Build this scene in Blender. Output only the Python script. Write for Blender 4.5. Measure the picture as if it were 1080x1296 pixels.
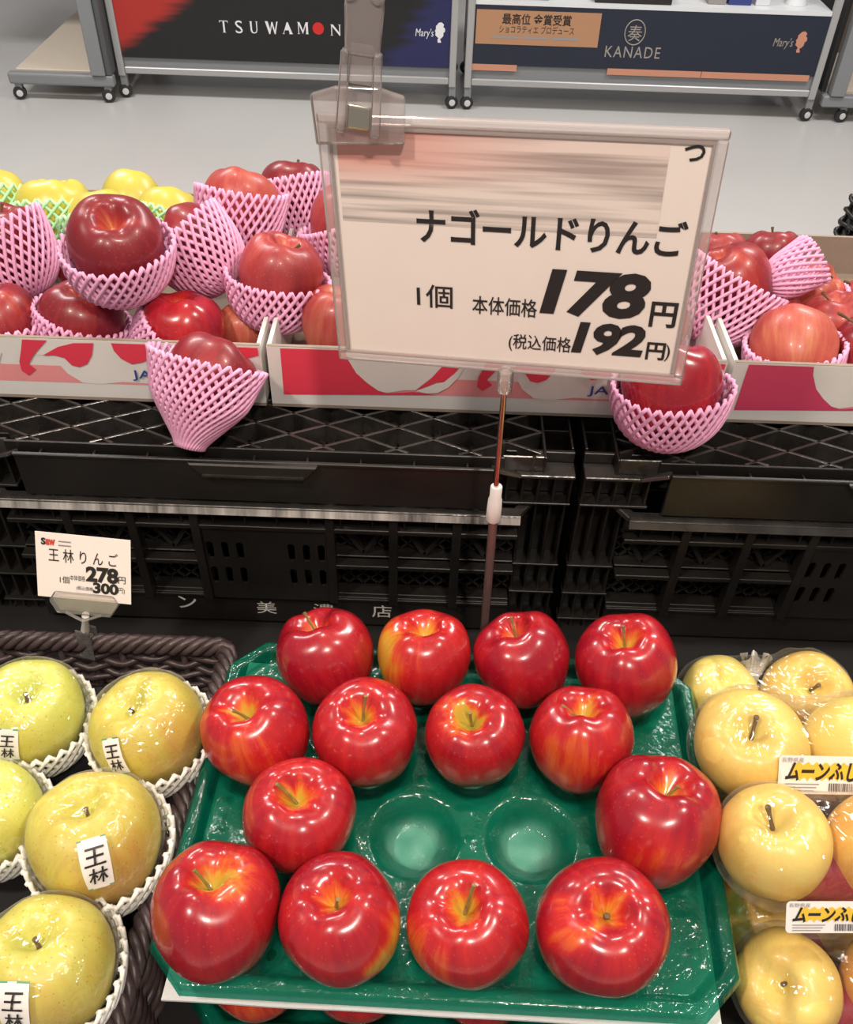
import bpy, bmesh, math, random
from mathutils import Vector, Matrix, noise as mnoise
from mathutils.bvhtree import BVHTree

for o in list(bpy.data.objects):
    bpy.data.objects.remove(o)
SC = bpy.context.scene
COL = SC.collection
RND = random.Random(7)
rad = math.radians

# ------------------------------------------------------------------ camera
F = 1165.0
CAM_H = 1.40
CM = Matrix.Rotation(rad(90 - 43), 4, 'X') @ Matrix.Rotation(rad(2.0), 4, 'Z')
cd = bpy.data.cameras.new('camera')
cam = bpy.data.objects.new('camera', cd)
COL.objects.link(cam)
cam.matrix_world = Matrix.Translation((0, 0, CAM_H)) @ CM
cd.sensor_fit = 'HORIZONTAL'
cd.sensor_width = 36.0
cd.lens = 36.0 * F / 1080.0
cd.clip_start = 0.01
SC.camera = cam

# ------------------------------------------------------------------ world, lights, exposure
SC.view_settings.view_transform = 'Standard'
SC.view_settings.look = 'None'
SC.view_settings.gamma = 1.0
SC.view_settings.use_curve_mapping = False
SC.view_settings.exposure = 0.0
W = bpy.data.worlds.new('world')
SC.world = W
W.use_nodes = True
W.node_tree.nodes['Background'].inputs[0].default_value = (0.95, 0.93, 0.92, 1)
W.node_tree.nodes['Background'].inputs[1].default_value = 0.30


def area(name, loc, target, size, power, color, shape='DISK', size_y=None):
    l = bpy.data.lights.new(name, 'AREA')
    l.shape = shape
    l.size = size
    if size_y:
        l.size_y = size_y
    l.energy = power
    l.color = color
    o = bpy.data.objects.new(name, l)
    COL.objects.link(o)
    o.location = loc
    o.rotation_euler = (Vector(target) - Vector(loc)).to_track_quat('-Z', 'Y').to_euler()
    return o


WARM = (1.0, 0.88, 0.76)
NEUT = (1.0, 0.97, 0.94)
# ceiling spotlights over the fruit island and panel lights over the aisle
area('ceiling_spot_light', (-0.95, -0.35, 2.75), (0.0, 0.45, 0.7), 0.16, 26, WARM)
area('ceiling_spot_light', (0.35, -0.75, 2.75), (0.0, 0.5, 0.7), 0.16, 26, WARM)
area('ceiling_spot_light', (1.15, 0.55, 2.75), (0.1, 0.6, 0.8), 0.16, 18, WARM)
area('ceiling_spot_light', (-0.35, 1.5, 2.75), (0.0, 0.7, 0.8), 0.16, 12, WARM)
for lx in (-1.6, 1.6):
    area('ceiling_panel_light', (lx, 2.7, 2.85), (lx, 2.75, 0), 1.2, 64, NEUT, 'RECTANGLE', 0.5)


# ------------------------------------------------------------------ pixel -> world helpers
CC = Vector((0, 0, CAM_H))
CR = CM.to_3x3()


def ray(x, y):
    return CR @ Vector(((x - 540) / F, -(y - 648) / F, -1.0))


def onz(x, y, z):
    d = ray(x, y)
    return CC + d * ((z - CAM_H) / d.z)


def ony(x, y, Y):
    d = ray(x, y)
    return CC + d * (Y / d.y)


def atd(x, y, dep):
    return CC + ray(x, y) * dep


def depth(p):
    return -(CR.transposed() @ (Vector(p) - CC)).z


# ------------------------------------------------------------------ scene graph helpers
def wm(o):
    m = o.matrix_basis.copy()
    p = o.parent
    while p is not None:
        m = p.matrix_basis @ m
        p = p.parent
    return m


def tag(o, label=None, cat=None, group=None, kind=None):
    if label:
        o['label'] = label
    if cat:
        o['category'] = cat
    if group:
        o['group'] = group
    if kind:
        o['kind'] = kind
    return o


def empty(name, loc, rz=0.0):
    o = bpy.data.objects.new(name, None)
    COL.objects.link(o)
    o.matrix_basis = Matrix.Translation(loc) @ Matrix.Rotation(rz, 4, 'Z')
    o.empty_display_size = 0.02
    return o


def link_mesh(name, me, mat, parent=None, mtx=None):
    """mesh object; mtx is its matrix in the parent's space"""
    o = bpy.data.objects.new(name, me)
    COL.objects.link(o)
    if mat is not None and len(me.materials) == 0:
        me.materials.append(mat)
    if parent is not None:
        o.parent = parent
    if mtx is not None:
        o.matrix_basis = mtx
    return o


class MB:
    """collects geometry in world coordinates"""

    def __init__(self):
        self.v = []
        self.f = []

    def add(self, vs, fs):
        n = len(self.v)
        self.v += [Vector(p) for p in vs]
        self.f += [[i + n for i in f] for f in fs]
        return self

    def box(self, lo, hi, m=None):
        x0, y0, z0 = lo
        x1, y1, z1 = hi
        vs = [Vector(p) for p in ((x0, y0, z0), (x1, y0, z0), (x1, y1, z0), (x0, y1, z0),
                                  (x0, y0, z1), (x1, y0, z1), (x1, y1, z1), (x0, y1, z1))]
        if m is not None:
            vs = [m @ p for p in vs]
        return self.add(vs, [(0, 3, 2, 1), (4, 5, 6, 7), (0, 1, 5, 4), (1, 2, 6, 5), (2, 3, 7, 6), (3, 0, 4, 7)])

    def bar(self, a, b, w, h, up=(0, 0, 1)):
        """box from a to b, width w across, height h along up"""
        a, b, up = Vector(a), Vector(b), Vector(up)
        d = (b - a).normalized()
        s = d.cross(up).normalized()
        u = s.cross(d).normalized()
        vs = []
        for p in (a, b):
            for i, j in ((-1, -1), (1, -1), (1, 1), (-1, 1)):
                vs.append(p + s * (i * w / 2) + u * (j * h / 2))
        return self.add(vs, [(0, 1, 2, 3), (7, 6, 5, 4), (0, 4, 5, 1), (1, 5, 6, 2), (2, 6, 7, 3), (3, 7, 4, 0)])

    def tube(self, pts, r, n=8, cap=True):
        pts = [Vector(p) for p in pts]
        rr = r if isinstance(r, (list, tuple)) else [r] * len(pts)
        ref = None
        rings = []
        for i, p in enumerate(pts):
            t = (pts[min(i + 1, len(pts) - 1)] - pts[max(i - 1, 0)]).normalized()
            if ref is None:
                ref = t.orthogonal().normalized()
            ref = (ref - t * ref.dot(t))
            if ref.length < 1e-6:
                ref = t.orthogonal()
            ref.normalize()
            b = t.cross(ref)
            rings.append([p + (ref * math.cos(2 * math.pi * k / n) + b * math.sin(2 * math.pi * k / n)) * rr[i] for k in range(n)])
        vs = [q for ring in rings for q in ring]
        fs = []
        for i in range(len(pts) - 1):
            for k in range(n):
                k2 = (k + 1) % n
                fs.append((i * n + k, i * n + k2, (i + 1) * n + k2, (i + 1) * n + k))
        if cap:
            fs.append(tuple(range(n))[::-1])
            fs.append(tuple((len(pts) - 1) * n + k for k in range(n)))
        return self.add(vs, fs)

    def lathe(self, prof, m, n=24):
        """prof: (radius, height) pairs about local z, m: 4x4"""
        vs = []
        for r, z in prof:
            for k in range(n):
                a = 2 * math.pi * k / n
                vs.append(m @ Vector((r * math.cos(a), r * math.sin(a), z)))
        fs = []
        for i in range(len(prof) - 1):
            for k in range(n):
                k2 = (k + 1) % n
                fs.append((i * n + k, i * n + k2, (i + 1) * n + k2, (i + 1) * n + k))
        fs.append(tuple(range(n))[::-1])
        fs.append(tuple((len(prof) - 1) * n + k for k in range(n)))
        return self.add(vs, fs)

    def prism(self, poly, m, t):
        """2D polygon in local xy extruded t along local z"""
        n = len(poly)
        vs = [m @ Vector((x, y, 0)) for x, y in poly] + [m @ Vector((x, y, t)) for x, y in poly]
        fs = [tuple(range(n))[::-1], tuple(range(n, 2 * n))]
        fs += [(i, (i + 1) % n, n + (i + 1) % n, n + i) for i in range(n)]
        return self.add(vs, fs)

    def build(self, name, mat, parent=None, smooth=False, bevel=0.0, seg=1, at=None):
        me = bpy.data.meshes.new(name)
        if parent is not None:
            inv = wm(parent).inverted()
        elif at is not None:
            inv = Matrix.Translation(-Vector(at))
        else:
            inv = Matrix()
        me.from_pydata([inv @ p for p in self.v], [], self.f)
        bm = bmesh.new()
        bm.from_mesh(me)
        bmesh.ops.recalc_face_normals(bm, faces=bm.faces)
        bm.to_mesh(me)
        bm.free()
        if smooth:
            for p in me.polygons:
                p.use_smooth = True
            if smooth != 'all':
                me.set_sharp_from_angle(angle=rad(40))
        o = link_mesh(name, me, mat, parent)
        if parent is None and at is not None:
            o.matrix_basis = Matrix.Translation(at)
        if bevel > 0:
            b = o.modifiers.new('bevel', 'BEVEL')
            b.width = bevel
            b.segments = seg
            b.limit_method = 'ANGLE'
            b.harden_normals = False
        return o


def frame_to(axis, up=(0, 0, 1)):
    """rotation taking local z to axis"""
    z = Vector(axis).normalized()
    x = Vector(up).cross(z)
    if x.length < 1e-4:
        x = Vector((1, 0, 0))
    x.normalize()
    y = z.cross(x)
    return Matrix((x, y, z)).transposed().to_4x4()


class Plane:
    """flat card: origin, ex (right), ez (up); n points to the viewer"""

    def __init__(self, o, ex, ez):
        self.o, self.ex, self.ez = Vector(o), Vector(ex).normalized(), Vector(ez).normalized()
        self.n = self.ex.cross(self.ez)

    def hit(self, x, y):
        d = ray(x, y)
        t = (self.o - CC).dot(self.n) / d.dot(self.n)
        p = CC + d * t - self.o
        return p.dot(self.ex), p.dot(self.ez)

    def mat(self, u, v, lift=0.0):
        p = self.o + self.ex * u + self.ez * v + self.n * lift
        m = Matrix((self.ex, self.ez, self.n)).transposed().to_4x4()
        m.translation = p
        return m

    def pt(self, u, v, lift=0.0):
        return self.o + self.ex * u + self.ez * v + self.n * lift


def text_mesh(body, offset=0.0, shear=0.0, spacing=1.0, extrude=0.0):
    c = bpy.data.curves.new('lettering', 'FONT')
    c.body = body
    c.offset = offset
    c.shear = shear
    c.space_character = spacing
    c.resolution_u = 3
    c.extrude = extrude
    o = bpy.data.objects.new('lettering', c)
    COL.objects.link(o)
    dg = bpy.context.evaluated_depsgraph_get()
    me = bpy.data.meshes.new_from_object(o.evaluated_get(dg))
    bpy.data.objects.remove(o)
    bpy.data.curves.remove(c)
    return me


def text_fit(name, body, pl, box, mat, parent, lift=0.0006, px=True, **kw):
    """lettering scaled to fill a box on a plane; box = (x0,y0,x1,y1) pixels or plane metres"""
    me = text_mesh(body, **kw)
    xs = [v.co.x for v in me.vertices]
    ys = [v.co.y for v in me.vertices]
    x0, x1, y0, y1 = min(xs), max(xs), min(ys), max(ys)
    if px:
        bx0, by0, bx1, by1 = box
        xc, yc = (bx0 + bx1) / 2, (by0 + by1) / 2
        a, b = pl.hit(bx0, yc), pl.hit(bx1, yc)
        w = math.hypot(b[0] - a[0], b[1] - a[1])
        a, b = pl.hit(xc, by0), pl.hit(xc, by1)
        h = math.hypot(b[0] - a[0], b[1] - a[1])
        u, v = pl.hit(xc, yc)
    else:
        w, h = box[2] - box[0], box[3] - box[1]
        u, v = (box[0] + box[2]) / 2, (box[1] + box[3]) / 2
    m = pl.mat(u, v, lift)
    inv = wm(parent).inverted()
    for vt in me.vertices:
        p = Vector(((vt.co.x - (x0 + x1) / 2) / max(x1 - x0, 1e-6) * w,
                    (vt.co.y - (y0 + y1) / 2) / max(y1 - y0, 1e-6) * h, vt.co.z * h))
        vt.co = inv @ (m @ p)
    me.materials.clear()
    return link_mesh(name, me, mat, parent)


# ------------------------------------------------------------------ materials
MATS = {}


def mat_new(name):
    m = bpy.data.materials.new(name)
    m.use_nodes = True
    MATS[name] = m
    nt = m.node_tree
    return m, nt, nt.nodes['Principled BSDF']


def simple(name, col, rough=0.5, metal=0.0, bump=0.0, bscale=60.0, spec=0.5, coat=0.0, var=0.0, vscale=20.0):
    m, nt, p = mat_new(name)
    p.inputs['Base Color'].default_value = (*col, 1)
    p.inputs['Roughness'].default_value = rough
    p.inputs['Metallic'].default_value = metal
    p.inputs['Specular IOR Level'].default_value = spec
    p.inputs['Coat Weight'].default_value = coat
    if bump or var:
        tc = nt.nodes.new('ShaderNodeTexCoord')
        if bump:
            n = nt.nodes.new('ShaderNodeTexNoise')
            n.inputs['Scale'].default_value = bscale
            nt.links.new(tc.outputs['Object'], n.inputs['Vector'])
            b = nt.nodes.new('ShaderNodeBump')
            b.inputs['Strength'].default_value = bump
            b.inputs['Distance'].default_value = 0.002
            nt.links.new(n.outputs['Fac'], b.inputs['Height'])
            nt.links.new(b.outputs['Normal'], p.inputs['Normal'])
        if var:
            n2 = nt.nodes.new('ShaderNodeTexNoise')
            n2.inputs['Scale'].default_value = vscale
            n2.inputs['Detail'].default_value = 5
            nt.links.new(tc.outputs['Object'], n2.inputs['Vector'])
            r = nt.nodes.new('ShaderNodeValToRGB')
            r.color_ramp.elements[0].position = 0.3
            r.color_ramp.elements[1].position = 0.7
            r.color_ramp.elements[0].color = (*[c * (1 - var) for c in col], 1)
            r.color_ramp.elements[1].color = (*[min(1, c * (1 + var)) for c in col], 1)
            nt.links.new(n2.outputs['Fac'], r.inputs['Fac'])
            nt.links.new(r.outputs['Color'], p.inputs['Base Color'])
    return m


def clear(name, tint, solid, fac, rough=0.08, bump=0.0, bscale=40.0, dist=0.003, fres=0.0):
    """clear plastic: mostly transparent with a glossy solid share"""
    m, nt, p = mat_new(name)
    p.inputs['Base Color'].default_value = (*solid, 1)
    p.inputs['Roughness'].default_value = rough
    t = nt.nodes.new('ShaderNodeBsdfTransparent')
    t.inputs['Color'].default_value = (*tint, 1)
    mix = nt.nodes.new('ShaderNodeMixShader')
    mix.inputs[0].default_value = fac
    out = nt.nodes['Material Output']
    nt.links.new(t.outputs[0], mix.inputs[1])
    nt.links.new(p.outputs[0], mix.inputs[2])
    last = mix
    nrm = None
    if bump:
        tc = nt.nodes.new('ShaderNodeTexCoord')
        n = nt.nodes.new('ShaderNodeTexNoise')
        n.inputs['Scale'].default_value = bscale
        n.inputs['Detail'].default_value = 3
        n.inputs['Distortion'].default_value = 1.5
        nt.links.new(tc.outputs['Object'], n.inputs['Vector'])
        b = nt.nodes.new('ShaderNodeBump')
        b.inputs['Strength'].default_value = bump
        b.inputs['Distance'].default_value = dist
        nt.links.new(n.outputs['Fac'], b.inputs['Height'])
        nt.links.new(b.outputs['Normal'], p.inputs['Normal'])
        nrm = b
    if fres:
        g = nt.nodes.new('ShaderNodeBsdfGlossy')
        g.inputs['Roughness'].default_value = rough
        fr = nt.nodes.new('ShaderNodeFresnel')
        fr.inputs['IOR'].default_value = fres
        if nrm:
            nt.links.new(nrm.outputs['Normal'], g.inputs['Normal'])
            nt.links.new(nrm.outputs['Normal'], fr.inputs['Normal'])
        mx = nt.nodes.new('ShaderNodeMixShader')
        nt.links.new(fr.outputs[0], mx.inputs[0])
        nt.links.new(mix.outputs[0], mx.inputs[1])
        nt.links.new(g.outputs[0], mx.inputs[2])
        last = mx
    nt.links.new(last.outputs[0], out.inputs['Surface'])
    return m


def apple_mat(name, ramp, rough=0.3, coat=0.25, streak=0.45, dots=None, dot_amt=0.0, sss=0.05):
    """skin colour: 'blush' point attribute plus streaks running stem to base, plus lenticel dots"""
    m, nt, p = mat_new(name)
    N, L = nt.nodes.new, nt.links.new
    at = N('ShaderNodeAttribute')
    at.attribute_name = 'blush'
    sk = N('ShaderNodeAttribute')
    sk.attribute_name = 'streak'
    n1 = N('ShaderNodeTexNoise')
    n1.inputs['Scale'].default_value = 1.0
    n1.inputs['Detail'].default_value = 5
    n1.inputs['Roughness'].default_value = 0.65
    L(sk.outputs['Vector'], n1.inputs['Vector'])
    tc = N('ShaderNodeTexCoord')
    n2 = N('ShaderNodeTexNoise')
    n2.inputs['Scale'].default_value = 28
    n2.inputs['Detail'].default_value = 3
    L(sk.outputs['Vector'], n2.inputs['Vector'])
    n2.inputs['Scale'].default_value = 0.35
    s1 = N('ShaderNodeMath')
    s1.operation = 'SUBTRACT'
    L(n1.outputs['Fac'], s1.inputs[0])
    s1.inputs[1].default_value = 0.5
    m1 = N('ShaderNodeMath')
    m1.operation = 'MULTIPLY_ADD'
    L(s1.outputs[0], m1.inputs[0])
    m1.inputs[1].default_value = streak * 1.6
    L(at.outputs['Fac'], m1.inputs[2])
    s2 = N('ShaderNodeMath')
    s2.operation = 'SUBTRACT'
    L(n2.outputs['Fac'], s2.inputs[0])
    s2.inputs[1].default_value = 0.5
    m2 = N('ShaderNodeMath')
    m2.operation = 'MULTIPLY_ADD'
    L(s2.outputs[0], m2.inputs[0])
    m2.inputs[1].default_value = 0.5
    L(m1.outputs[0], m2.inputs[2])
    m2.use_clamp = True
    cr = N('ShaderNodeValToRGB')
    els = cr.color_ramp.elements
    while len(els) < len(ramp):
        els.new(0.5)
    for e, (pos, c) in zip(els, ramp):
        e.position = pos
        e.color = (*c, 1)
    L(m2.outputs[0], cr.inputs['Fac'])
    last = cr.outputs['Color']
    if dots:
        vo = N('ShaderNodeTexVoronoi')
        vo.inputs['Scale'].default_value = 240
        L(tc.outputs['Object'], vo.inputs['Vector'])
        lt = N('ShaderNodeMapRange')
        lt.inputs['From Min'].default_value = 0.10
        lt.inputs['From Max'].default_value = 0.20
        lt.inputs['To Min'].default_value = dot_amt
        lt.inputs['To Max'].default_value = 0.0
        L(vo.outputs['Distance'], lt.inputs['Value'])
        mx = N('ShaderNodeMix')
        mx.data_type = 'RGBA'
        mx.inputs[7].default_value = (*dots, 1)
        L(lt.outputs['Result'], mx.inputs[0])
        L(last, mx.inputs[6])
        last = mx.outputs[2]
    L(last, p.inputs['Base Color'])
    p.inputs['Roughness'].default_value = rough
    p.inputs['Coat Weight'].default_value = coat
    p.inputs['Coat Roughness'].default_value = 0.12
    p.inputs['Subsurface Weight'].default_value = sss
    p.inputs['Subsurface Radius'].default_value = (0.006, 0.003, 0.002)
    p.inputs['Subsurface Scale'].default_value = 1.0
    bn = N('ShaderNodeTexNoise')
    bn.inputs['Scale'].default_value = 45
    bn.inputs['Detail'].default_value = 3
    L(tc.outputs['Object'], bn.inputs['Vector'])
    b = N('ShaderNodeBump')
    b.inputs['Strength'].default_value = 0.10
    b.inputs['Distance'].default_value = 0.002
    L(bn.outputs['Fac'], b.inputs['Height'])
    L(b.outputs['Normal'], p.inputs['Normal'])
    return m


M_RED = apple_mat('skin_bright_red', [(0.0, (0.46, 0.34, 0.04)), (0.22, (0.58, 0.30, 0.03)), (0.42, (0.62, 0.10, 0.02)),
                                      (0.65, (0.50, 0.018, 0.018)), (1.0, (0.30, 0.006, 0.018))], rough=0.26, coat=0.5, dots=(0.75, 0.30, 0.18), dot_amt=0.10)
M_FUJI = apple_mat('skin_dull_red', [(0.0, (0.62, 0.42, 0.10)), (0.3, (0.55, 0.20, 0.08)), (0.5, (0.45, 0.07, 0.04)),
                                     (0.75, (0.32, 0.024, 0.026)), (1.0, (0.20, 0.012, 0.020))], rough=0.36, coat=0.15, dots=(0.6, 0.30, 0.18), dot_amt=0.16)
M_FUJI_PALE = apple_mat('skin_rosy_orange', [(0.0, (0.62, 0.42, 0.12)), (0.3, (0.58, 0.24, 0.11)), (0.5, (0.52, 0.12, 0.075)),
                                             (0.75, (0.42, 0.05, 0.045)), (1.0, (0.30, 0.03, 0.035))], rough=0.4, coat=0.1, dots=(0.65, 0.42, 0.25), dot_amt=0.18)
M_YEL = apple_mat('skin_yellow', [(0.0, (0.58, 0.54, 0.06)), (0.5, (0.62, 0.53, 0.08)), (1.0, (0.62, 0.45, 0.07))],
                  rough=0.35, coat=0.15, streak=0.3, dots=(0.45, 0.36, 0.04), dot_amt=0.3)
M_MOON = apple_mat('skin_golden', [(0.0, (0.76, 0.68, 0.20)), (0.45, (0.84, 0.62, 0.17)), (0.8, (0.82, 0.50, 0.12)), (1.0, (0.74, 0.38, 0.09))],
                   rough=0.35, coat=0.1, streak=0.35, dots=(0.6, 0.42, 0.1), dot_amt=0.25)
M_OHRIN = apple_mat('skin_green_yellow', [(0.0, (0.60, 0.65, 0.14)), (0.4, (0.64, 0.62, 0.12)), (0.7, (0.64, 0.50, 0.09)), (1.0, (0.62, 0.34, 0.09))],
                    rough=0.4, coat=0.05, streak=0.35, dots=(0.28, 0.22, 0.04), dot_amt=0.55)
M_STEM = simple('stem_brown', (0.13, 0.075, 0.03), 0.7, bump=0.5, bscale=200, var=0.4, vscale=90)
M_STEMG = simple('stem_green', (0.22, 0.17, 0.05), 0.6, bump=0.5, bscale=200, var=0.4, vscale=90)
M_PINK = simple('foam_pink', (0.84, 0.42, 0.64), 0.55, bump=0.2, bscale=300)
M_WFOAM = simple('foam_white', (0.80, 0.79, 0.74), 0.6, bump=0.2, bscale=300)
M_GFOAM = simple('foam_mint', (0.45, 0.80, 0.45), 0.55, bump=0.2, bscale=300)
M_SHEET = simple('foam_sheet_white', (0.78, 0.78, 0.77), 0.7, bump=0.25, bscale=500)
M_BLACK = simple('black_plastic', (0.013, 0.0112, 0.010), 0.36, bump=0.08, bscale=120, var=0.35, vscale=14, spec=0.45)
M_BLACKW = simple('black_plastic_scuffed', (0.028, 0.025, 0.023), 0.26, bump=0.3, bscale=90, var=0.5, vscale=30, spec=0.7)
M_WICK = simple('wicker_brown', (0.060, 0.040, 0.040), 0.38, bump=0.15, bscale=150, var=0.3, vscale=60)
M_WICKB = simple('wicker_black', (0.012, 0.011, 0.011), 0.4, bump=0.2, bscale=150)
M_TABLE = simple('table_dark', (0.008, 0.007, 0.007), 0.6, var=0.2)
M_CARD = simple('card_white', (0.85, 0.745, 0.685), 0.42, var=0.015, vscale=30)
M_CARD2 = simple('card_bright', (0.90, 0.81, 0.77), 0.45)
M_INK = simple('ink_black', (0.018, 0.014, 0.014), 0.5)
M_INKR = simple('ink_red', (0.62, 0.06, 0.04), 0.5)
M_INKO = simple('ink_orange', (0.85, 0.24, 0.05), 0.5)
M_INKG = simple('ink_grey', (0.30, 0.27, 0.26), 0.5)
M_WHITE = simple('white_plastic', (0.80, 0.76, 0.73), 0.35)
M_STEEL = simple('steel_rod', (0.52, 0.45, 0.40), 0.20, metal=1.0)
M_SPRING = simple('steel_spring', (0.62, 0.58, 0.48), 0.25, metal=1.0)
M_BLUEPL = simple('blue_plastic', (0.10, 0.16, 0.34), 0.4)
M_CLEAR = clear('clear_plastic', (0.98, 0.96, 0.95), (0.88, 0.84, 0.82), 0.12, 0.07, fres=1.4)
M_CLEARF = clear('clear_frame_plastic', (0.98, 0.95, 0.94), (0.92, 0.80, 0.77), 0.27, 0.10, fres=1.4)
M_CLEARC = clear('clear_clip_plastic', (0.96, 0.93, 0.92), (0.92, 0.80, 0.77), 0.17, 0.10, fres=1.4)


def film(name, scale, bump, dist):
    """thin clear film: transparent, a weak even sheen, and crisp glints on its wrinkles"""
    m, nt, p = mat_new(name)
    N, L = nt.nodes.new, nt.links.new
    nt.nodes.remove(p)
    t = N('ShaderNodeBsdfTransparent')
    t.inputs['Color'].default_value = (0.995, 0.995, 0.99, 1)
    lw = N('ShaderNodeFresnel')
    lw.inputs['IOR'].default_value = 1.22
    mr = N('ShaderNodeMapRange')
    mr.inputs['From Max'].default_value = 1.0
    mr.inputs['To Min'].default_value = 0.0
    mr.inputs['To Max'].default_value = 0.30
    L(lw.outputs[0], mr.inputs['Value'])
    d = N('ShaderNodeBsdfDiffuse')
    d.inputs['Color'].default_value = (0.80, 0.79, 0.76, 1)
    m1 = N('ShaderNodeMixShader')
    L(mr.outputs['Result'], m1.inputs[0])
    L(t.outputs[0], m1.inputs[1])
    L(d.outputs[0], m1.inputs[2])
    tc = N('ShaderNodeTexCoord')
    n = N('ShaderNodeTexNoise')
    n.inputs['Scale'].default_value = scale
    n.inputs['Detail'].default_value = 1.5
    n.inputs['Distortion'].default_value = 2.2
    L(tc.outputs['Object'], n.inputs['Vector'])
    b = N('ShaderNodeBump')
    b.inputs['Strength'].default_value = bump
    b.inputs['Distance'].default_value = dist
    L(n.outputs['Fac'], b.inputs['Height'])
    g = N('ShaderNodeBsdfGlossy')
    g.inputs['Roughness'].default_value = 0.10
    g.inputs['Color'].default_value = (1, 1, 1, 1)
    L(b.outputs['Normal'], g.inputs['Normal'])
    m2 = N('ShaderNodeMixShader')
    m2.inputs[0].default_value = 0.075
    L(m1.outputs[0], m2.inputs[1])
    L(g.outputs[0], m2.inputs[2])
    L(m2.outputs[0], nt.nodes['Material Output'].inputs['Surface'])
    return m


M_FILM = film('wrapping_film', 34, 1.0, 0.006)
M_BAG = film('bag_film', 24, 1.0, 0.009)
M_TRAY = clear('green_tray_plastic', (0.10, 0.60, 0.44), (0.0, 0.140, 0.085), 0.56, 0.10, bump=0.35, bscale=130, dist=0.002, fres=1.35)
# the plastic is drawn thin and paler where the pockets are deepest
nt = M_TRAY.node_tree
an = nt.nodes.new('ShaderNodeAttribute')
an.attribute_name = 'thin'
for nd in list(nt.nodes):
    if nd.type == 'MIX_SHADER' and any(l.from_node.type == 'BSDF_TRANSPARENT' for l in nd.inputs[1].links):
        mr = nt.nodes.new('ShaderNodeMapRange')
        mr.inputs['To Min'].default_value = 0.56
        mr.inputs['To Max'].default_value = 0.10
        nt.links.new(an.outputs['Fac'], mr.inputs['Value'])
        nt.links.new(mr.outputs['Result'], nd.inputs[0])
    if nd.type == 'BSDF_TRANSPARENT':
        mc_ = nt.nodes.new('ShaderNodeMix')
        mc_.data_type = 'RGBA'
        mc_.inputs[6].default_value = (0.10, 0.60, 0.44, 1)
        mc_.inputs[7].default_value = (0.72, 0.95, 0.88, 1)
        nt.links.new(an.outputs['Fac'], mc_.inputs[0])
        nt.links.new(mc_.outputs[2], nd.inputs['Color'])
M_TUBE = clear('clear_tube', (0.80, 0.66, 0.62), (0.42, 0.24, 0.22), 0.35, 0.1, fres=1.4)
M_RIND = simple('red_liner', (0.30, 0.02, 0.03), 0.5)

# ------------------------------------------------------------------ the setting
m_floor, nt, p = mat_new('floor_vinyl')
tc = nt.nodes.new('ShaderNodeTexCoord')
n = nt.nodes.new('ShaderNodeTexNoise')
n.inputs['Scale'].default_value = 1.4
n.inputs['Detail'].default_value = 6
nt.links.new(tc.outputs['Object'], n.inputs['Vector'])
r = nt.nodes.new('ShaderNodeValToRGB')
r.color_ramp.elements[0].color = (0.46, 0.45, 0.44, 1)
r.color_ramp.elements[1].color = (0.55, 0.54, 0.53, 1)
nt.links.new(n.outputs['Fac'], r.inputs['Fac'])
nt.links.new(r.outputs['Color'], p.inputs['Base Color'])
p.inputs['Roughness'].default_value = 0.28
MB().box((-5, -3, -0.05), (5, 9, 0)).build('floor', m_floor).__setitem__('kind', 'structure')
bpy.data.objects['floor']['label'] = 'pale grey glossy vinyl shop floor'
MB().box((-5, -3, 2.95), (5, 9, 3.0)).build('ceiling', simple('ceiling_white', (0.75, 0.74, 0.72), 0.8)).__setitem__('kind', 'structure')
bpy.data.objects['ceiling']['label'] = 'plain white shop ceiling above the fruit island'

# ------------------------------------------------------------------ display table
TZ = 0.59
t = tag(empty('display_table', (0, 0.75, 0)), 'dark low table under all the crates, trays and baskets of fruit', 'table')
MB().box((-1.0, 0.05, TZ - 0.03), (1.0, 1.35, TZ)).build('table_top', M_TABLE, t, bevel=0.003)
MB().box((-0.97, 0.09, 0.08), (0.97, 0.11, TZ - 0.03)).build('front_panel', M_TABLE, t)
MB().box((-0.97, 1.29, 0.08), (0.97, 1.31, TZ - 0.03)).build('back_panel', M_TABLE, t)
for sx in (-1, 1):
    MB().box((sx * 0.97 - 0.01, 0.111, 0.08), (sx * 0.97 + 0.01, 1.289, TZ - 0.03)).build('side_panel', M_TABLE, t)
    for y in (0.14, 1.26):
        MB().box((sx * 0.93 - 0.025, y - 0.025, 0), (sx * 0.93 + 0.025, y + 0.025, TZ - 0.03)).build('leg', M_TABLE, t)


# ------------------------------------------------------------------ plastic crates
def slot_panel(name, x0, x1, z0, z1, y, t, holes, mat, parent):
    """upright plate facing -Y with rounded slots through it"""
    c = bpy.data.curves.new(name, 'CURVE')
    c.dimensions = '2D'
    c.fill_mode = 'BOTH'
    c.extrude = t / 2

    def poly(pts):
        s = c.splines.new('POLY')
        s.points.add(len(pts) - 1)
        for q, (a, b) in zip(s.points, pts):
            q.co = (a, b, 0, 1)
        s.use_cyclic_u = True
    poly([(x0, z0), (x1, z0), (x1, z1), (x0, z1)])
    for hx, hz, w, h in holes:
        pts = []
        for k in range(12):
            a = math.pi * 2 * k / 12
            pts.append((hx + math.cos(a) * w / 2, hz + math.sin(a) * w / 2 + (1 if math.sin(a) >= 0 else -1) * (h - w) / 2))
        poly(pts)
    o = bpy.data.objects.new(name, c)
    COL.objects.link(o)
    me = bpy.data.meshes.new_from_object(o.evaluated_get(bpy.context.evaluated_depsgraph_get()))
    bpy.data.objects.remove(o)
    m = Matrix(((1, 0, 0, 0), (0, 0, -1, y), (0, 1, 0, 0), (0, 0, 0, 1)))
    inv = wm(parent).inverted()
    for v in me.vertices:
        v.co = inv @ (m @ v.co)
    me.materials.clear()
    return link_mesh(name, me, mat, parent)


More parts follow.
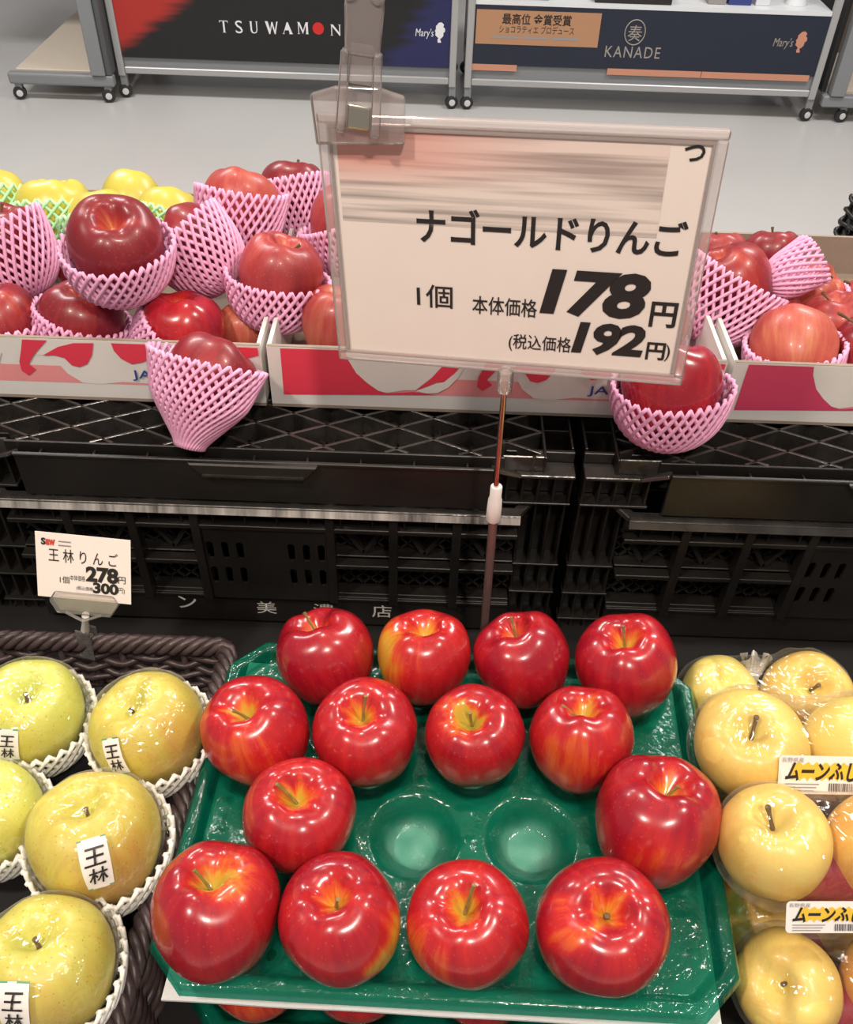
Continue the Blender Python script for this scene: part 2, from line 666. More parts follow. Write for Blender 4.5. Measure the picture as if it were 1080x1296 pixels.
def lattice(mb, x0, x1, y0, y1, z, pitch, w, h, ang=1.0):
    """crossing diagonal ribs in a horizontal rectangle"""
    L = (y1 - y0) / ang
    for s in (1, -1):
        k = -L
        while k < (x1 - x0):
            a = [x0 + k, y0 if s > 0 else y1]
            b = [x0 + k + L, y1 if s > 0 else y0]
            sl = (b[1] - a[1]) / (b[0] - a[0])
            if a[0] < x0:
                a = [x0, a[1] + sl * (x0 - a[0])]
            if b[0] > x1:
                b = [x1, b[1] + sl * (x1 - b[0])]
            if b[0] - a[0] > 0.004:
                mb.bar((a[0], a[1], z), (b[0], b[1], z), w, h)
            k += pitch


def lattice_v(mb, x0, x1, z0, z1, y, pitch, w, d):
    L = (z1 - z0)
    for s in (1, -1):
        k = -L
        while k < (x1 - x0):
            a = [x0 + k, z0 if s > 0 else z1]
            b = [x0 + k + L, z1 if s > 0 else z0]
            sl = (b[1] - a[1]) / (b[0] - a[0])
            if a[0] < x0:
                a = [x0, a[1] + sl * (x0 - a[0])]
            if b[0] > x1:
                b = [x1, b[1] + sl * (x1 - b[0])]
            if b[0] - a[0] > 0.003:
                mb.bar((a[0], y, a[1]), (b[0], y, b[1]), w, d, up=(0, 1, 0))
            k += pitch


def crate(name, x0, x1, y0, y1, z0, z1, label, group, edge_mat):
    xc = (x0 + x1) / 2
    t = tag(empty(name, (xc, (y0 + y1) / 2, z0)), label, 'crate', group)
    cw = 0.050                                  # corner block width
    # shell: back, sides, base
    MB().box((x0 + 0.006, y0 + 0.03, z0), (x1 - 0.006, y1, z0 + 0.006)).build('base', M_BLACK, t)
    MB().box((x0 + 0.006, y1 - 0.008, z0 + 0.0062), (x1 - 0.006, y1, z1 - 0.012)).build('back_wall', M_BLACK, t)
    for s, xx in ((-1, x0), (1, x1)):
        a = xx if s < 0 else xx - 0.008
        MB().box((a, y0 + 0.045, z0 + 0.0062), (a + 0.008, y1 - 0.0085, z1 - 0.012)).build('side_wall', M_BLACK, t)
    # rim: front flange stepped back at the corners; left crate's edge strip carries a painted highlight
    MB().box((x0 + cw, y0 - 0.002, z1 - 0.011), (x1 - cw, y0 + 0.012, z1)).build('rim', M_BLACKW, t, bevel=0.0012)
    MB().box((x0 + 0.003, y1 - 0.012, z1 - 0.0115), (x1 - 0.003, y1 + 0.003, z1)).build('rim', M_BLACKW, t, bevel=0.0012)
    MB().bar((x0 + cw, y0 - 0.0025, z1 - 0.0045), (x1 - cw, y0 - 0.0025, z1 - 0.0045), 0.0012, 0.0095, up=(0, 0.45, 1)).build('rim_edge_strip', edge_mat, t)
    for s, xx in ((1, x0), (-1, x1)):
        a, b = sorted((xx + s * 0.002, xx + s * (cw - 0.012)))
        cf = MB().box((a, y0 + 0.020, z1 - 0.004), (b, y0 + 0.034, z1 + 0.003))
        cf.bar((xx + s * (cw - 0.012), y0 + 0.026, z1 - 0.001), (xx + s * (cw + 0.004), y0 + 0.006, z1 - 0.004), 0.010, 0.007)
        cf.build('corner_flange', M_BLACKW, t, bevel=0.001)
        cb = MB()
        a, b = sorted((xx + s * 0.001, xx + s * cw))
        cb.box((a, y0 + 0.040, z0 + 0.0062), (b, y0 + 0.0445, z1 - 0.006))
        for i in range(4):
            xr = xx + s * (0.004 + i * 0.0145)
            cb.box((xr - 0.0013, y0 + 0.022, z0 + 0.0062), (xr + 0.0013, y0 + 0.0405, z1 - 0.006))
        for zz in (z0 + 0.020, z0 + 0.062, z0 + 0.105):
            cb.box((a, y0 + 0.018, zz), (b, y0 + 0.041, zz + 0.003))
        cb.build('corner_ribs', M_BLACK, t, bevel=0.0006)
    # ledge slots below the rim
    lz1, lz0 = z1 - 0.014, z1 - 0.030
    fr = MB()
    fr.box((x0 + cw, y0 + 0.012, z0 + 0.0062), (x1 - cw, y0 + 0.017, z0 + 0.052))          # bottom band
    fr.box((x0 + cw, y0 + 0.009, z0 + 0.0475), (x1 - cw, y0 + 0.0118, z0 + 0.052))
    fr.box((x0 + cw, y0 + 0.002, lz0 - 0.006), (x1 - cw, y0 + 0.014, lz0))
    fr.box((x0 + cw, y0 + 0.0145, lz0), (x1 - cw, y0 + 0.018, lz1 + 0.003))
    xs = [xc - 0.068 - i * 0.064 for i in range(4)] + [xc + 0.068 + i * 0.064 for i in range(4)]
    xs = [x for x in xs if x0 + cw - 0.002 <= x <= x1 - cw + 0.002]
    mid = (z0 + 0.052 + lz0) / 2
    for x in xs:
        fr.box((x - 0.0045, y0 + 0.001, z0 + 0.052), (x + 0.0045, y0 + 0.016, lz1 + 0.003))
    for i in range(int((x1 - x0 - 2 * cw) / 0.032)):
        x = x0 + cw + 0.016 + i * 0.032
        fr.box((x - 0.001, y0 + 0.004, lz0), (x + 0.001, y0 + 0.0145, lz1 + 0.003))
    for (a, b) in ((x0 + cw, xc - 0.068), (xc + 0.068, x1 - cw)):
        fr.box((a, y0 + 0.003, mid - 0.003), (b, y0 + 0.015, mid + 0.003))
        for zz in (mid + 0.003, z0 + 0.052):
            fr.box((a, y0 + 0.0155, zz), (b, y0 + 0.032, zz + 0.0025))
    fr.build('front_frame', M_BLACK, t, bevel=0.0007)
    for (a, b) in ((x0 + cw, xc - 0.068), (xc + 0.068, x1 - cw)):
        la = MB()
        lattice_v(la, a, b, z0 + 0.056, lz0 - 0.008, y0 + 0.030, 0.016, 0.0022, 0.003)
        la.build('front_lattice', M_BLACK, t)
    for i in range(3):
        for s in (-1, 1):
            a = xc + s * (0.0735 + i * 0.064)
            b = a + s * 0.053
            if min(a, b) < x0 + cw or max(a, b) > x1 - cw:
                continue
            m2 = (a + b) / 2
            br = MB()
            for e in (a, b):
                br.bar((m2, y0 + 0.0215, mid + 0.008), (e, y0 + 0.0215, lz0 - 0.004), 0.0045, 0.006, up=(0, 1, 0))
            br.build('brace', M_BLACK, t)
    holes = []
    for s in (-1, 1):
        for i in range(3):
            for j in range(2):
                holes.append((xc + s * 0.042 + (i - 1) * 0.0155, mid + (0.018 if j else -0.019), 0.0075, 0.025))
    slot_panel('slotted_panel', xc - 0.063, xc + 0.063, z0 + 0.053, lz0 - 0.0065, y0 + 0.006, 0.003, holes, M_BLACK, t)
    return t


def folded_crate(name, x0, x1, y0, y1, z0, z1, label, group):
    xc = (x0 + x1) / 2
    t = tag(empty(name, (xc, (y0 + y1) / 2, z0)), label, 'crate', group)
    cw = 0.080
    b = MB()
    b.box((x0 + cw, y0 + 0.002, z0 + 0.001), (x1 - cw, y0 + 0.007, z1 - 0.010))
    b.box((x0 + cw, y0, z1 - 0.0098), (x1 - cw, y0 + 0.004, z1 - 0.006))
    b.build('front_panel', M_BLACK, t, bevel=0.0008)
    rim = MB()
    rim.box((x0 + cw - 0.01, y0 + 0.0115, z1 - 0.014), (x1 - cw + 0.01, y0 + 0.014, z1))
    for i in range(9):
        x = x0 + cw + (i + 0.5) * (x1 - x0 - 2 * cw) / 9
        rim.box((x - 0.0012, y0 + 0.004, z1 - 0.012), (x + 0.0012, y0 + 0.0112, z1 - 0.007))
    for xx in (x0 + 0.002, x1 - 0.0045):
        rim.box((xx, y0 + 0.035, z1 - 0.030), (xx + 0.0025, y1 - 0.002, z1 - 0.004))
    rim.box((x0 + 0.003, y1 - 0.004, z0), (x1 - 0.003, y1 - 0.001, z1 - 0.001))
    for xx in (x0 + 0.03, x1 - 0.0325):
        rim.box((xx, y0 + 0.014, z1 - 0.03), (xx + 0.0025, y1 - 0.0045, z1))
    rim.build('top_rim', M_BLACK, t, bevel=0.0006)
    # hand-hold lip in the middle of the front edge
    m = Matrix(((1, 0, 0, xc), (0, 0, -1, y0 + 0.002), (0, 1, 0, z1 - 0.010), (0, 0, 0, 1)))
    li = MB()
    li.prism([(-0.062, 0.003), (-0.050, -0.012), (0.050, -0.012), (0.062, 0.003)], m, 0.007)
    li.build('handle_lip', M_BLACK, t, bevel=0.0015)
    lg = MB()
    lg.bar((xc - 0.048, y0 - 0.0062, z1 - 0.0195), (xc + 0.048, y0 - 0.0062, z1 - 0.0195), 0.0022, 0.0022)
    lg.build('lip_edge', M_BLACKW, t)
    for s, xx in ((1, x0), (-1, x1)):
        cb = MB()
        a, c = sorted((xx + s * 0.001, xx + s * (cw - 0.012)))
        cb.box((a, y0 + 0.030, z0 + 0.003), (c, y0 + 0.034, z1 - 0.006))
        for i in range(5):
            xr = xx + s * (0.003 + i * 0.0155)
            cb.box((xr - 0.0012, y0 + 0.014, z0 + 0.003), (xr + 0.0012, y0 + 0.0298, z1 - 0.022))
        cb.box((a, y0 + 0.012, z0 + 0.0), (c, y0 + 0.0298, z0 + 0.003))
        cb.build('corner_ribs', M_BLACK, t, bevel=0.0006)
        cf = MB()
        a, c = sorted((xx + s * 0.001, xx + s * 0.058))
        cf.box((a, y0 + 0.008, z1 - 0.022), (c, y0 + 0.030, z1 - 0.018))
        cf.bar((xx + s * 0.056, y0 + 0.012, z1 - 0.020), (xx + s * 0.080, y0 + 0.004, z1 - 0.008), 0.014, 0.004, up=(0, 0.3, 1))
        a, c = sorted((xx + s * 0.032, xx + s * 0.072))
        cf.box((a, y0 + 0.0145, z1 - 0.018), (c, y0 + 0.017, z1))
        cf.build('corner_step', M_BLACKW, t, bevel=0.0008)
        for i in range(5):
            y = y0 + 0.06 + i * 0.022
            a, c = sorted((xx + s * 0.0046, xx + s * 0.0298))
            MB().box((a, y, z1 - 0.030), (c, y + 0.002, z1 - 0.004)).build('corner_cell', M_BLACK, t)
    la = MB()
    lattice(la, x0 + 0.033, x1 - 0.033, y0 + 0.0145, y1 - 0.005, z1 - 0.0105, 0.070, 0.003, 0.021, ang=0.48)
    la.build('top_lattice', M_BLACKW, t, bevel=0.0005)
    fl = MB()
    lattice(fl, x0 + 0.033, x1 - 0.033, y0 + 0.0145, y1 - 0.005, z1 - 0.019, 0.0175, 0.0016, 0.003, ang=0.48)
    fl.build('under_lattice', M_BLACK, t)
    MB().box((x0 + 0.034, y0 + 0.0345, z0 + 0.004), (x1 - 0.034, y1 - 0.006, z0 + 0.007)).build('inner_floor', M_BLACK, t)
    return t


m_w, nt, p = mat_new('painted_rim_highlight')  # pale streaky colour paints the gloss highlight along the rim edge
M_RIM_GLINT = m_w
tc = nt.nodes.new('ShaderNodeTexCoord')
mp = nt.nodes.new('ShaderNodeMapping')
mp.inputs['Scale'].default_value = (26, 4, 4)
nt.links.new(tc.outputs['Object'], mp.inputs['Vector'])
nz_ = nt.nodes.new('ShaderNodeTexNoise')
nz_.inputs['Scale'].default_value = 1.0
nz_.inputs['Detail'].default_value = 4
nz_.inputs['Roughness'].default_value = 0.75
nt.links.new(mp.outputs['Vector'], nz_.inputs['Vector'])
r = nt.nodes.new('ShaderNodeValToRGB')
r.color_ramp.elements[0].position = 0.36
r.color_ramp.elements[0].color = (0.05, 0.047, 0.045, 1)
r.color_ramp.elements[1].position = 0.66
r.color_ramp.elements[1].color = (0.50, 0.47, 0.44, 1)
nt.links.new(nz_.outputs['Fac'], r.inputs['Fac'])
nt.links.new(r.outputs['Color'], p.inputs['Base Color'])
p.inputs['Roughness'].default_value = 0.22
CY0, CZM, CZT = 0.66, 0.784, 0.847
XS = 0.1455
crate('plastic_crate', -0.472, XS - 0.003, CY0, 1.06, TZ, CZM, 'black slatted plastic crate with white lettering along its bottom edge', 'crates carrying the apple cartons', M_RIM_GLINT)
cr_l = bpy.data.objects['plastic_crate']
crate('plastic_crate', XS + 0.004, XS + 0.618, CY0, 1.06, TZ, CZM, 'black slatted plastic crate behind the bagged golden apples', 'crates carrying the apple cartons', M_BLACKW)
crate('plastic_crate', -1.09, -0.476, CY0, 1.06, TZ, CZM, 'black slatted plastic crate at the far left edge of the row', 'crates carrying the apple cartons', M_BLACKW)
folded_crate('folded_crate', -0.472, XS - 0.003, CY0, 1.06, CZM + 0.0035, CZT, 'flat black lattice-topped crate under the left and middle cartons', 'lattice-topped folded crates')
folded_crate('folded_crate', XS + 0.004, XS + 0.618, CY0, 1.06, CZM + 0.0035, CZT, 'flat black lattice-topped crate under the right carton', 'lattice-topped folded crates')
folded_crate('folded_crate', -1.09, -0.476, CY0, 1.06, CZM + 0.0035, CZT, 'flat black lattice-topped crate at the far left edge of the row', 'lattice-topped folded crates')
# crates of the back row that carry the yellow apples and the dark basket
rb = tag(empty('stacking_crate', (-0.45, 1.165, TZ)), 'black crate of the back row under the carton of yellow apples', 'crate')
RZ = 0.800
MB().box((-0.78, 1.066, TZ), (-0.17, 1.27, RZ)).build('body', M_BLACK, rb, bevel=0.004)
MB().box((-0.785, 1.063, RZ - 0.02), (-0.165, 1.275, RZ - 0.012)).build('rim', M_BLACK, rb)
rb = tag(empty('stacking_crate', (0.77, 1.12, TZ)), 'black crate of the back row under the dark woven basket', 'crate')
MB().box((0.545, 1.066, TZ), (0.99, 1.18, CZT)).build('body', M_BLACK, rb, bevel=0.004)
MB().box((0.540, 1.063, CZT - 0.02), (0.995, 1.185, CZT - 0.012)).build('rim', M_BLACK, rb)
# white lettering on the left crate
plc = Plane((0, CY0 + 0.0118, 0.62), (1, 0, 0), (0, 0, 1))
m_wl = simple('paint_white', (0.62, 0.60, 0.57), 0.6)
for ch, bx in (('ン', (226, 754, 249, 769)), ('美', (325, 761, 350, 776)), ('濃', (397, 764, 423, 779)), ('店', (471, 766, 496, 781))):
    text_fit('lettering', ch, plc, bx, m_wl, cr_l, lift=0.0004, offset=0.004)

# ------------------------------------------------------------------ cartons
M_CART = simple('carton_white', (0.72, 0.69, 0.66), 0.6, var=0.03, vscale=18)
M_KRAFT = simple('carton_inside', (0.30, 0.24, 0.19), 0.75, var=0.08, vscale=30)
M_CRED = simple('print_red', (0.72, 0.045, 0.085), 0.45)
M_CPNK = simple('print_pink', (0.80, 0.30, 0.31), 0.45)
M_CDPK = simple('print_rose', (0.60, 0.055, 0.13), 0.45)
M_CBLU = simple('print_blue', (0.03, 0.06, 0.28), 0.45)
BW, BD, BH = 0.437, 0.312, 0.070
BY = 0.7395
pbox = Plane((0, BY, CZT), (1, 0, 0), (0, 0, 1))


def pxy(pts, x0):
    """pixels on the carton fronts -> (u, v) from the carton's lower left corner"""
    out = []
    for x, y in pts:
        u, v = pbox.hit(x, y)
        out.append((u - x0, v))
    return out


def c3(pts):   # coordinates read in an enlarged crop of the left carton
    return [(x / 2.571, 200 + y / 2.571) for x, y in pts]


def c6(pts):   # the same for the middle carton
    return [(340 + x / 3.6, 430 + y / 3.6) for x, y in pts]


XL, XM, XR = -0.163 - BW, -0.157, 0.287
SHAPES = [
    ('print', M_CPNK, [(0.016, 0.0205), (BW - 0.002, 0.0205), (BW - 0.002, 0.040), (0.016, 0.040)], 0.0003),
    ('print', M_CART, pxy(c3([(100, 560), (860, 560), (860, 735), (700, 728), (480, 733), (400, 728), (330, 735), (270, 730), (220, 700), (180, 655), (150, 640), (120, 640)]), XL), 0.0005),
    ('print', M_CRED, pxy(c6([(50, 0), (345, 0), (360, 85), (400, 150), (450, 195), (510, 235), (540, 243), (600, 240), (660, 236), (720, 245), (760, 251), (70, 247)]), XM), 0.0007),
    ('print', M_CART, pxy(c6([(335, 0), (860, 0), (790, 125), (740, 175), (670, 228), (620, 228), (540, 240), (500, 230), (450, 195), (400, 150), (360, 85)]), XM), 0.0006),
    ('print', M_CRED, pxy(c6([(800, 110), (872, 118), (862, 135), (830, 170), (790, 190), (765, 190), (672, 229), (740, 175)]), XM), 0.0009),
    ('print', M_CART, pxy(c6([(890, 130), (860, 175), (820, 215), (770, 240), (720, 242), (672, 231), (765, 196), (800, 190), (850, 150), (880, 118)]), XM), 0.0008),
    ('print', M_CRED, pxy(c3([(75, 560), (175, 560), (150, 595), (110, 640), (95, 668), (118, 685), (95, 705), (72, 690), (64, 660), (70, 620)]), XL), 0.0008),
    ('print', M_CRED, pxy(c3([(140, 640), (190, 612), (240, 600), (305, 600), (300, 640), (285, 668), (260, 678), (235, 672), (210, 648), (180, 640)]), XL), 0.0008),
    ('print', M_CRED, pxy(c3([(362, 600), (528, 606), (500, 645), (465, 662), (430, 668), (395, 650), (372, 625)]), XL), 0.0008),
    ('print', M_CRED, pxy(c3([(600, 560), (860, 560), (860, 640), (760, 660), (690, 640), (640, 600)]), XL), 0.0008),
]


def clip_v(poly, vmax):
    out = []
    for i in range(len(poly)):
        a, b = poly[i], poly[(i + 1) % len(poly)]
        if a[1] <= vmax:
            out.append(a)
        if (a[1] - vmax) * (b[1] - vmax) < 0:
            s = (vmax - a[1]) / (b[1] - a[1])
            out.append((a[0] + s * (b[0] - a[0]), vmax))
    return out


def carton(x0, label, red=None):
    t = tag(empty('apple_carton', (x0 + BW / 2, BY + BD / 2, CZT)), label, 'carton', 'printed apple cartons')
    th = 0.004
    MB().box((x0, BY, CZT + 0.0005), (x0 + BW, BY + BD, CZT + th)).build('base', M_KRAFT, t)
    f = MB().box((x0, BY, CZT + th), (x0 + BW, BY + th, CZT + BH)).build('front_panel', M_CART, t)
    MB().box((x0, BY + BD - th, CZT + th), (x0 + BW, BY + BD, CZT + 0.052)).build('back_panel', M_KRAFT, t)
    for xx in (x0, x0 + BW - th):
        MB().box((xx, BY + th, CZT + th), (xx + th, BY + BD - th, CZT + BH)).build('side_panel', M_CART, t)
    MB().box((x0 + 0.0005, BY + 0.0003, CZT + BH), (x0 + BW - 0.0005, BY + th, CZT + BH + 0.0008)).build('cut_edge', M_KRAFT, f)
    for si, (nm, mt, poly, lift) in enumerate(SHAPES):
        lift = lift * 0.6 + si * 0.00012
        if red is not None and mt is M_CRED:
            mt = red
        pl = [(min(max(u, 0.002), BW - 0.002), v) for u, v in clip_v(poly, BH - 0.001)]
        m = Matrix(((1, 0, 0, x0), (0, 0, -1, BY - lift), (0, 1, 0, CZT), (0, 0, 0, 1)))
        MB().add([m @ Vector((u, v, 0)) for u, v in pl], [tuple(range(len(pl)))]).build(nm, mt, f)
    pl = Plane((x0, BY, CZT), (1, 0, 0), (0, 0, 1))
    text_fit('lettering', 'JA全農', pl, (0.3095, 0.0268, 0.370, 0.0415), M_CBLU, f, lift=0.0022, px=False, offset=0.006)
    return t


carton(XL, 'white and red printed carton of netted apples at the left')
carton(XM, 'white and red printed carton directly behind the large price sign')
carton(XR, 'rose and white printed carton of apples at the right edge', M_CDPK)
t = tag(empty('yellow_apple_carton', (-0.45, 1.15, RZ)), 'plain cardboard carton holding the yellow apples at back left', 'carton')
MB().box((-0.70, 1.075, RZ + 0.0005), (-0.22, 1.26, RZ + 0.004)).build('base', M_KRAFT, t)
for lo, hi in (((-0.70, 1.075, RZ + 0.0041), (-0.22, 1.079, RZ + 0.030)), ((-0.70, 1.256, RZ + 0.0041), (-0.22, 1.26, RZ + 0.030)),
               ((-0.70, 1.0791, RZ + 0.0041), (-0.696, 1.2559, RZ + 0.030)), ((-0.224, 1.0791, RZ + 0.0041), (-0.22, 1.2559, RZ + 0.030))):
    MB().box(lo, hi).build('panel', M_KRAFT, t)


# ------------------------------------------------------------------ apples
PROF = [(0.0, -0.70), (0.10, -0.74), (0.22, -0.81), (0.36, -0.84), (0.52, -0.80), (0.70, -0.66), (0.85, -0.44), (0.95, -0.18), (1.0, 0.08),
        (0.985, 0.32), (0.925, 0.53), (0.815, 0.70), (0.67, 0.815), (0.52, 0.865), (0.39, 0.85), (0.28, 0.77), (0.19, 0.66), (0.10, 0.54), (0.04, 0.48), (0.0, 0.47)]


def catmull(pts, per):
    out = []
    n = len(pts)
    for i in range(n - 1):
        p0, p1, p2, p3 = pts[max(i - 1, 0)], pts[i], pts[i + 1], pts[min(i + 2, n - 1)]
        for k in range(per):
            s = k / per
            out.append(tuple(0.5 * ((2 * p1[j]) + (-p0[j] + p2[j]) * s + (2 * p0[j] - 5 * p1[j] + 4 * p2[j] - p3[j]) * s * s +
                                    (-p0[j] + 3 * p1[j] - 3 * p2[j] + p3[j]) * s ** 3) for j in range(2)))
    out.append(pts[-1])
    return out


PROFS = catmull(PROF, 2)
ZS = 1.06
CAV = 0.47 * ZS


def sstep(a, b, x):
    s = max(0.0, min(1.0, (x - a) / (b - a)))
    return s * s * (3 - 2 * s)


def apple(name, label, C, R, axis, mat, seed, base=0.85, cav=0.8, patches=(), stem=0.018, tip=None, group=None, stem_mat=None,
          squash=1.0, up=None, stem_r=0.0013):
    """patches: (direction in camera axes (right, up, towards), amount, cosine width)"""
    rn = random.Random(seed)
    C = Vector(C)
    rot = frame_to(axis, (0.3, 1, 0.2))
    r3 = rot.to_3x3()
    ri = r3.transposed()
    pp = [(ri @ (CR @ Vector(d).normalized()), amt, cw) for d, amt, cw in patches]
    n = 52
    ph = [rn.uniform(0, 6.28) for _ in range(4)]
    lob = rn.uniform(0.010, 0.024)
    lean = (rn.uniform(-0.06, 0.06), rn.uniform(-0.06, 0.06))
    vs, bl, st = [], [], []
    so = rn.uniform(0, 50)
    for i, (pr, pz) in enumerate(PROFS):
        if i in (0, len(PROFS) - 1):
            ks = 1
        else:
            ks = n
        for k in range(ks):
            a = 2 * math.pi * k / n
            ca, sa = math.cos(a), math.sin(a)
            low = sstep(0.4, -0.8, pz)
            wob = 1 + lob * math.cos(5 * a + ph[0]) * (0.3 + low) + 0.016 * math.cos(2 * a + ph[1]) + 0.010 * math.cos(3 * a + ph[2])
            topw = 1 + (0.05 * math.cos(a + ph[3]) + 0.028 * math.cos(5 * a + ph[0]) + 0.022 * math.cos(3 * a + ph[1])) * sstep(0.3, 0.8, pz) * sstep(0.1, 0.4, pr)
            d = Vector((pr * ca, pr * sa, pz))
            nz = mnoise.noise(Vector((d.x * 1.6 + so, d.y * 1.6, d.z * 1.6))) * 0.025
            rr = pr * (wob + nz)
            z = pz * ZS * squash * topw
            vs.append(Vector((rr * ca + lean[0] * pz * pr, rr * sa + lean[1] * pz * pr, z)) * R)
            dn = Vector((pr * ca, pr * sa, pz)).normalized()
            b = base
            edge = 0.46 + 0.30 * mnoise.noise(Vector((ca * 1.5 + so, sa * 1.5, 3.1)))
            if pz > 0:
                b -= cav * (1 - sstep(edge * 0.10, edge, pr))
            for dv, amt, cw in pp:
                wv = dn.dot(dv) + 0.12 * mnoise.noise(dn * 2.5 + Vector((so, 0, 0)))
                b -= amt * sstep(cw, 1.0, wv)
            bl.append(b + 0.10 * mnoise.noise(dn * 1.4 + Vector((0, so, 0))))
            sr = 2.0 + 3.5 * sstep(0.15, 0.7, pr)
            st.append((ca * sr + so, sa * sr, pz * 1.1 + so * 0.7))
    fs = []
    idx = []
    c = 0
    for i in range(len(PROFS)):
        if i in (0, len(PROFS) - 1):
            idx.append([c] * n)
            c += 1
        else:
            idx.append(list(range(c, c + n)))
            c += n
    for i in range(len(PROFS) - 1):
        for k in range(n):
            k2 = (k + 1) % n
            q = [idx[i][k], idx[i][k2], idx[i + 1][k2], idx[i + 1][k]]
            q2 = []
            for e in q:
                if e not in q2:
                    q2.append(e)
            fs.append(q2)
    me = bpy.data.meshes.new(name)
    me.from_pydata(vs, [], fs)
    for p in me.polygons:
        p.use_smooth = True
    at = me.attributes.new('blush', 'FLOAT', 'POINT')
    at.data.foreach_set('value', bl)
    at = me.attributes.new('streak', 'FLOAT_VECTOR', 'POINT')
    at.data.foreach_set('vector', [q for v in st for q in v])
    mtx = Matrix.Translation(C) @ rot
    o = link_mesh(name, me, mat, None, mtx)
    tag(o, label, 'apple', group)
    if stem > 0:
        b0 = mtx @ Vector((0, 0, (CAV - 0.02) * R))
        e0 = b0 + r3 @ Vector((0, 0, stem))
        if tip is not None:
            e0 = atd(tip[0], tip[1], depth(e0))
        midp = (b0 * 0.5 + e0 * 0.5) + r3 @ Vector((0, 0, stem * 0.10))
        pts = [b0 * (1 - s) ** 2 + midp * 2 * s * (1 - s) + e0 * s * s for s in (0, 0.2, 0.4, 0.6, 0.8, 0.93, 1)]
        rs = [stem_r * f for f in (1.25, 1.0, 0.9, 0.9, 1.05, 1.35, 1.3)]
        MB().tube(pts, rs, 7).build('stem', stem_mat or M_STEM, o, smooth=True)
    return o


def cav_axis(C, R, px):
    """axis so that the stem cavity shows at a pixel"""
    d = ray(*px).normalized()
    oc = CC - C
    b = d.dot(oc)
    r = 0.60 * R
    disc = b * b - (oc.dot(oc) - r * r)
    if disc < 0:
        q = CC + d * (-b)
    else:
        q = CC + d * (-b - math.sqrt(disc))
    return (q - C).normalized()


def foam_net(C, axis, R, prof, mat, parent, n=34, rows=12.0, thick=0.0019, seg=20, up=(0.3, 1, 0.2), jit=0.05, seed=0):
    """sleeve of crossing foam strands; prof = (height, radius) in units of R along axis, from the gathered end to the open rim"""
    rn = random.Random(seed)
    m = Matrix.Translation(C) @ frame_to(axis, up)
    # arc-length parametrise
    pr = catmull(prof, 6)
    L = [0.0]
    for a, b in zip(pr, pr[1:]):
        L.append(L[-1] + math.hypot(b[0] - a[0], b[1] - a[1]))
    ph = rn.uniform(0, 6)

    def at(s):
        x = s * L[-1]
        for i in range(len(L) - 1):
            if x <= L[i + 1] or i == len(L) - 2:
                f = (x - L[i]) / max(L[i + 1] - L[i], 1e-9)
                return pr[i][0] + (pr[i + 1][0] - pr[i][0]) * f, pr[i][1] + (pr[i + 1][1] - pr[i][1]) * f
    tw = rows * math.pi / n
    mb = MB()
    prof_s = [at(i / seg) for i in range(seg + 1)]
    for fam in (1, -1):
        for k in range(n):
            pts = []
            for i in range(seg + 1):
                s = i / seg
                h, r = prof_s[i]
                a = 2 * math.pi * k / n + fam * tw * s
                wob = 1 + jit * s * math.sin(2 * a + ph) + jit * 0.6 * s * math.sin(3 * a + ph * 2)
                rr = r * R * wob + fam * thick * 0.35
                hh = h * R + jit * 0.7 * R * s * math.sin(2 * a + ph * 1.7)
                pts.append(m @ Vector((rr * math.cos(a), rr * math.sin(a), hh)))
            mb.tube(pts, [thick] * seg + [thick * 1.15], 5)
    return mb.build('foam_net', mat, parent, smooth='all')


def camdir(r, u, t):
    return (CR @ Vector((r, u, t))).normalized()


